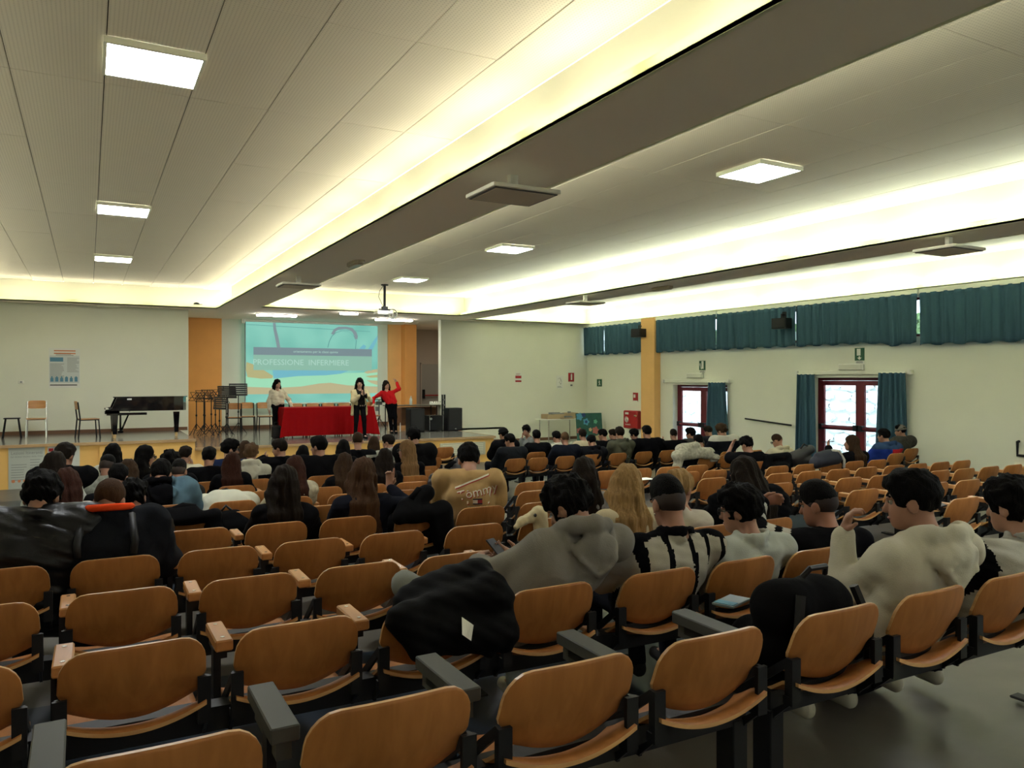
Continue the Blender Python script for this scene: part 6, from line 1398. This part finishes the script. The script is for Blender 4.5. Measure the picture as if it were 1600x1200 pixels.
sitter('the grey beanie', 'person in a grey knitted beanie and dark jacket by the window wall', 1406, 663, 8, yaw=34, hyaw=50, hpitch=4, hair='short', hc='black', top=(.045, .043, .035), kind='camo', bulk=.06, cap=(.17, .155, .13), hood=False, xs=14.9)
# ------------------------------------------------------------------ the three women on the stage
sk1 = (.46, .27, .19)
def hips(t, J): pass
person('woman in a cream sweater and black trousers standing left of the red table', 434, 592, None, yaw=180, hyaw=26, hpitch=2, hair='long', hc='black', top=(.55, .50, .38), female=True, bulk=.010, trousers=BLK, shoes=(.55, .5, .4), skin=sk1, seed=5,
       stand=(22.62, .74, 0, 0, {-1: (-.07, -.05), 1: (.09, .06)}), arms={'L': ((-.36, .12, .88), (-.6, .4, -.5), (0, 0, -1), (-.5, -.8, 0)), 'R': 'side'}, sc=0.92, res=.012, face=True)
def x_pattern(t, J):
    nk = J['nk']; paint(J['go'], lambda c: (np.abs(c[:, 0] - nk[0]) < .105) & (c[:, 1] > nk[1] - .02), cloth_m((.012, .011, .010)))
    rows = [(z, x) for z in (-.28, -.36, -.44) for x in (-.08, -.025, .03, .085)]
    mb = MB()
    for z, x in rows: mb.ball((nk[0] + x, J['Ch'][1] + .155 - abs(x) * .25, nk[2] + z), (.013, .006, .022), 6, 4)
    mb.obj('print', cloth_m((.32, .26, .18)), t)
    q = Field(.03)
    for s_ in (-1, 1): q.cone(J['P'] + V3(s_ * .17, -.02, .1), J['P'] + V3(s_ * .20, -.04, -.24), .05, .045).cone(J['P'] + V3(s_ * .08, -.10, .1), J['P'] + V3(s_ * .10, -.13, -.24), .06, .05)
    link('cardigan_skirt', q.mesh('cardigan_skirt', .014, folds(.004, 8)), J['go'].data.materials[0], t)
    MB().tube([tuple(J['A'][-1][1] + V3(.06, .09, -.02)), tuple(J['A'][-1][1] + V3(.06, .05, .16))], .016, 8).ball(tuple(J['A'][-1][1] + V3(.06, .045, .18)), .026).obj('microphone', M['black'], t)
person('woman in a cream cardigan and patterned top holding a microphone before the red table', 562, 590, None, yaw=184, hyaw=-24, hpitch=12, hair='verylong', hc='black', top=(.50, .42, .25), female=True, bulk=.014, trousers=BLK, skin=sk1, seed=6, shoes=(.01, .01, .01),
       stand=(20.75, .74, 0, 0, {-1: (-.14, .02), 1: (.15, .04)}), arms={'L': ((-.05, .26, 1.24), (.5, .3, .6), (.6, -.5, .2)), 'R': ((.06, .26, 1.20), (-.6, .3, .5), (-.6, -.4, .3))}, sc=0.99, extra=x_pattern, res=.012, face=True)
person('woman in a red sweater leaning on the red table with one hand in her hair', 604, 594, None, yaw=172, hyaw=16, hpitch=6, hair='long', hc='dark', top=(.46, .012, .014), female=True, bulk=.0, trousers=BLK, skin=sk1, seed=7, shoes=(.01, .01, .01), hroll=14, sleeve='long',
       stand=(22.35, .74, .12, -.03, {-1: (-.14, .10), 1: (-.03, .02)}), arms={'L': ((-.22, -.10, 1.56), (.45, .1, .7), (.9, .2, 0), (-1, .3, .3)), 'R': ((.52, .06, .90), (.5, .3, -.75), (0, 0, -1), (.3, -.8, .3))}, sc=0.94, res=.012, face=True)
build_seats(OCC)
# ------------------------------------------------------------------ coats, bags and small things among the seats
def blob(name, label, cat, loc, prims, m, res=.012, disp=None, rz=0, parts=None, k=.05):
    t = thing(name, label, cat, loc, rz); f = Field(k)
    for p in prims:
        if len(p) == 4: f.cone(*p)
        else: f.ell(*p)
    link({'coat': 'shell', 'backpack': 'pack_body', 'bag': 'bag_body', 'plush_bag': 'fur', 'jacket': 'shell'}.get(name, 'cover'), f.mesh(name, res, disp), m, t)
    for pn, mb, pm in (parts or []): mb.obj(pn, pm, t, smooth=True)
    return t
PB = cloth_m((.005, .005, .0055)); PS = mat('matt_puffer', (.0035, .0035, .0038), .75, spec=.07, bump=.5, bscale=16)
def seat_loc(row, xc): return (xc, ROWY[row], fl(xc, ROWY[row] + .2))
# the big puffer coat thrown over the seat left of the grey hoodie
c3 = col(2)
blob('coat', 'black puffer coat thrown over a seat back beside the grey hoodie', 'coat', seat_loc(1, c3 + .02),
     [((-.19, -.02, .80), (.20, -.02, .82), .065, .085), ((.20, -.03, .82), (.25, -.05, .66), .085, .075), ((-.17, -.03, .80), (-.13, -.075, .70), .065, .065), ((-.06, -.07, .74), (.16, -.07, .69), .07, .08), ((-.06, -.065, .69), (.17, -.07, .64), .05, .06), ((.05, .08, .82), (.20, .12, .88), .09, .08), ((-.10, .12, .80), (.10, .16, .84), .07, .08)],
     PS, .010, quilt(.011, .16, 4), parts=[])
_c = [o for o in bpy.data.objects if o.get('label', '').startswith('black puffer coat thrown')][0]
print_back(_c, _c.children[0] if len(_c.children) else [o for o in bpy.data.objects if o.parent == _c][0], rect_mesh(-.024, -.03, .022, .03, 6, -.02), .04, .76, 'label_patch', M['whitepaper'], R(-15), .022)
t = thing('backpack', 'black backpack propped on the seat before the cream hoodie', 'backpack', seat_loc(0, col(4) + .06)); f = Field(.04)
f.cone((-.14, .26, .60), (.14, .28, .60), .13, .13).cone((-.15, .24, .78), (.15, .26, .76), .11, .11).cone((-.12, .40, .62), (.12, .42, .62), .09, .09)
link('pack_body', f.mesh('pack_body', .012, folds(.005, 3)), PB, t); MB().tube([(-.06, .20, .90), (-.04, .18, .935), (.05, .18, .935), (.07, .20, .90)], .012, 6).obj('handle', M['black'], t); MB().tube([(-.16, .12, .86), (-.20, .10, .7), (-.18, .13, .52)], .02, 6).tube([(.14, .12, .86), (.18, .08, .72), (.20, .10, .54)], .02, 6).obj('strap', M['black'], t)
blob('backpack', 'black backpack on the floor under the seats of the nearest row, right side', 'backpack', (3.72, 2.85, fl(3.72, 2.85)), [((-.14, 0, .14), (.14, 0, .14), .13, .13), ((-.12, .02, .30), (.12, .02, .30), .10, .10)], PB, .014, folds(.005, 5), parts=[('handle', MB().tube([(-.05, 0, .40), (0, 0, .45), (.05, 0, .40)], .012, 6), M['black'])])
# coats and bags further down
blob('coat', 'dark coat bundled on the seat left of the tan tee shirt', 'coat', seat_loc(4, col(4) - .02), [((-.18, .0, .80), (.18, 0, .82), .07, .08), ((-.1, .05, .86), (.08, .08, .96), .09, .08), ((.16, -.03, .80), (.20, -.04, .55), .10, .10), ((.05, .15, .65), (.2, .15, .6), .12, .12)], PB, .014, folds(.008, 11), parts=[('collar', MB().tube([(-.08, .02, .93), (0, .06, 1.0), (.09, .06, .98)], .03, 8), PB)])
blob('backpack', 'black backpack hung on a seat between the long brown hair and the dark bundle', 'backpack', seat_loc(5, col(4)), [((-.12, .08, .80), (.12, .08, .80), .09, .09), ((-.12, .05, .6), (.12, .05, .6), .11, .11)], PB, .016, folds(.006, 12), parts=[('strap', MB().tube([(-.1, -.02, .86), (-.13, -.1, .7), (-.12, -.06, .52)], .02, 6), M['black'])])
blob('backpack', 'black backpack hanging at the right of the orange collared jacket', 'backpack', seat_loc(4, col(0) + .12), [((-.02, -.06, .74), (.18, -.04, .74), .09, .09), ((-.02, -.08, .56), (.2, -.06, .56), .10, .10)], PB, .014, folds(.006, 13), parts=[('pocket', MB().bbox(.0, -.19, .5, .16, -.14, .62, .02), PB)])
blob('coat', 'black jacket draped over the seats behind the denim jacket', 'coat', seat_loc(5, col(1) + .03), [((-.26, .0, .80), (.22, .0, .80), .055, .06), ((-.2, .03, .83), (.05, .05, .85), .06, .055), ((-.22, -.05, .78), (-.2, -.07, .58), .07, .06), ((.2, -.05, .8), (.24, -.06, .62), .06, .06)], PB, .014, folds(.007, 14), parts=[('hood', MB().tube([(-.15, .02, .86), (-.03, .05, .90), (.07, .04, .88)], .03, 8), PB)])
blob('bag', 'small black bag sitting on the seat before the second empty seat row', 'bag', seat_loc(5, col(2) - .22), [((-.10, .04, .70), (.12, .04, .70), .09, .09), ((-.08, .04, .79), (.08, .04, .79), .05, .05)], PB, .014, folds(.005, 15), parts=[('handle', MB().tube([(-.05, .04, .82), (0, .04, .88), (.06, .04, .82)], .012, 6), M['black'])])
blob('coat', 'dark quilted jacket over the seat back left of the tan tee shirt, farther row', 'coat', seat_loc(7, x_at(704, ROWY[7])), [((-.22, .0, .86), (.16, .0, .90), .08, .10), ((-.22, -.02, .8), (-.2, -.05, .55), .09, .08), ((.1, .05, .95), (.2, .1, 1.04), .09, .09)], mat('slate_puffer', (.022, .022, .027), .5, bump=.3, bscale=20), .016, quilt(.01, .09), parts=[('collar', MB().tube([(-.05, .03, .98), (.06, .06, 1.03), (.16, .06, 1.02)], .035, 8), PB)])
blob('coat', 'cream patterned coat spread over a seat right of the middle', 'coat', seat_loc(9, x_at(1085, ROWY[9])), [((-.45, .0, .86), (.35, .0, .90), .10, .09), ((-.30, .05, .96), (.1, .08, 1.0), .10, .10), ((.3, -.02, .85), (.55, -.02, .80), .09, .06), ((-.4, -.03, .8), (-.45, -.03, .65), .09, .08)], cloth_m((.36, .34, .27), 'camo'), .018, folds(.012, 16), parts=[('lining', MB().bbox(.40, -.02, .70, .60, .05, .84, .02), WHITE_CLOTH)])
blob('jacket', 'black jacket hung over the seat in front of the beige hoodie', 'jacket', seat_loc(7, x_at(1214, ROWY[7])), [((-.25, .0, .88), (.25, .0, .88), .07, .07), ((-.25, -.02, .8), (-.34, -.03, .55), .08, .07), ((.22, -.02, .8), (.28, -.03, .55), .08, .07), ((-.1, -.04, .7), (.1, -.04, .7), .10, .10)], PB, .016, folds(.008, 17), parts=[('sleeve', MB().tube([(-.3, -.05, .7), (-.42, -.06, .5), (-.45, -.05, .36)], .05, 8), PB)])
blob('bag', 'slate grey bag on the seats right of the beige hoodie', 'bag', seat_loc(7, x_at(1254, ROWY[7])), [((-.26, .0, .86), (.22, .02, .98), .10, .08), ((-.2, .02, .80), (.15, .02, .8), .10, .09)], mat('slate_bag', (.022, .021, .024), .6), .018, folds(.006, 18), parts=[('handle', MB().tube([(-.05, 0, 1.0), (.03, 0, 1.08), (.12, 0, 1.04)], .015, 6), M['black'])])
blob('backpack', 'navy backpack with a white strap on the seats before the near door', 'backpack', seat_loc(6, x_at(1296, ROWY[6])), [((-.25, .05, .84), (.2, .05, .88), .10, .10), ((-.22, .05, .95), (.12, .05, .97), .05, .06)], mat('navy_pack', (.008, .010, .022), .7), .018, folds(.006, 19), parts=[('strap', MB().tube([(.06, .0, 1.02), (.20, -.02, 1.0), (.28, -.05, .86), (.26, -.06, .74)], .022, 6), WHITE_CLOTH)])
# the plush duck-shaped bag on the seat behind the grey hoodie's head
X3 = x_at(829, ROWY[3]); sl = seat_loc(3, X3); zt = at_y(829, 793, ROWY[3] - .05)[2] - sl[2]
f = Field(.03); t = thing('plush_bag', 'cream plush toy with a black eye lying over a seat left of the grey hoodie', 'plush toy', sl)
f.cone((.06, -.03, zt - .06), (.07, -.05, zt - .24), .058, .055).cone((.05, -.03, zt - .055), (-.10, -.04, zt - .10), .052, .030).cone((-.10, -.04, zt - .10), (-.15, -.045, zt - .135), .030, .018)
link('fur', f.mesh('fur', .009, folds(.003, 20, 4)), cloth_m((.50, .43, .27)), t)
MB().ball((-.005, -.078, zt - .055), .013).obj('eye', EYED, t, smooth=True)
# papers and small things
t = thing('paper_sheet', 'white paper sheet tucked in the seat behind the pale stand-collar jacket', 'paper', seat_loc(1, col(5) + .10)); MB().prism([(.02, .46), (.20, .54), (.17, .50), (.10, .445)], 'y', -.012, -.008).obj('sheet', M['whitepaper'], t)
t = thing('folder', 'pale blue folder lying on the grey armrests of the nearest row', 'folder', (2.52, 2.55, fl(2.5, 2.4) + .705)); MB().bbox(-.09, -.05, 0, .09, .05, .010, .002, M=Matrix.Rotation(R(20), 4, 'Z')).obj('cover', mat('pale_blue_card', (.10, .14, .15), .5), t); MB().box(-.08, -.045, .010, -.03, .045, .013, M=Matrix.Rotation(R(20), 4, 'Z')).obj('sheet', M['inkblue'], t)
t = thing('paper_sheet', 'white paper sheet on a seat shelf right of the blonde hair', 'paper', seat_loc(6, x_at(1027, ROWY[6]))); MB().box(-.05, .33, .701, .24, .53, .706).obj('sheet', M['whitepaper'], t)
# wall bracket with a hanging dark holder at the right picture edge
bp = at_x(1603, 708, XR); t = thing('wall_bracket', 'black bracket with a small wooden shelf on the window wall at the right edge', 'bracket', (XR - .02, bp[1], bp[2])); MB().tube([(0, .12, .22), (-.05, .12, .22), (-.05, .12, -.05), (-.05, -.3, -.05)], .028, 8).obj('arm', M['black'], t); MB().bbox(-.2, -.5, -.65, 0, .18, -.25, .02).obj('shelf', M['stagechair'], t)
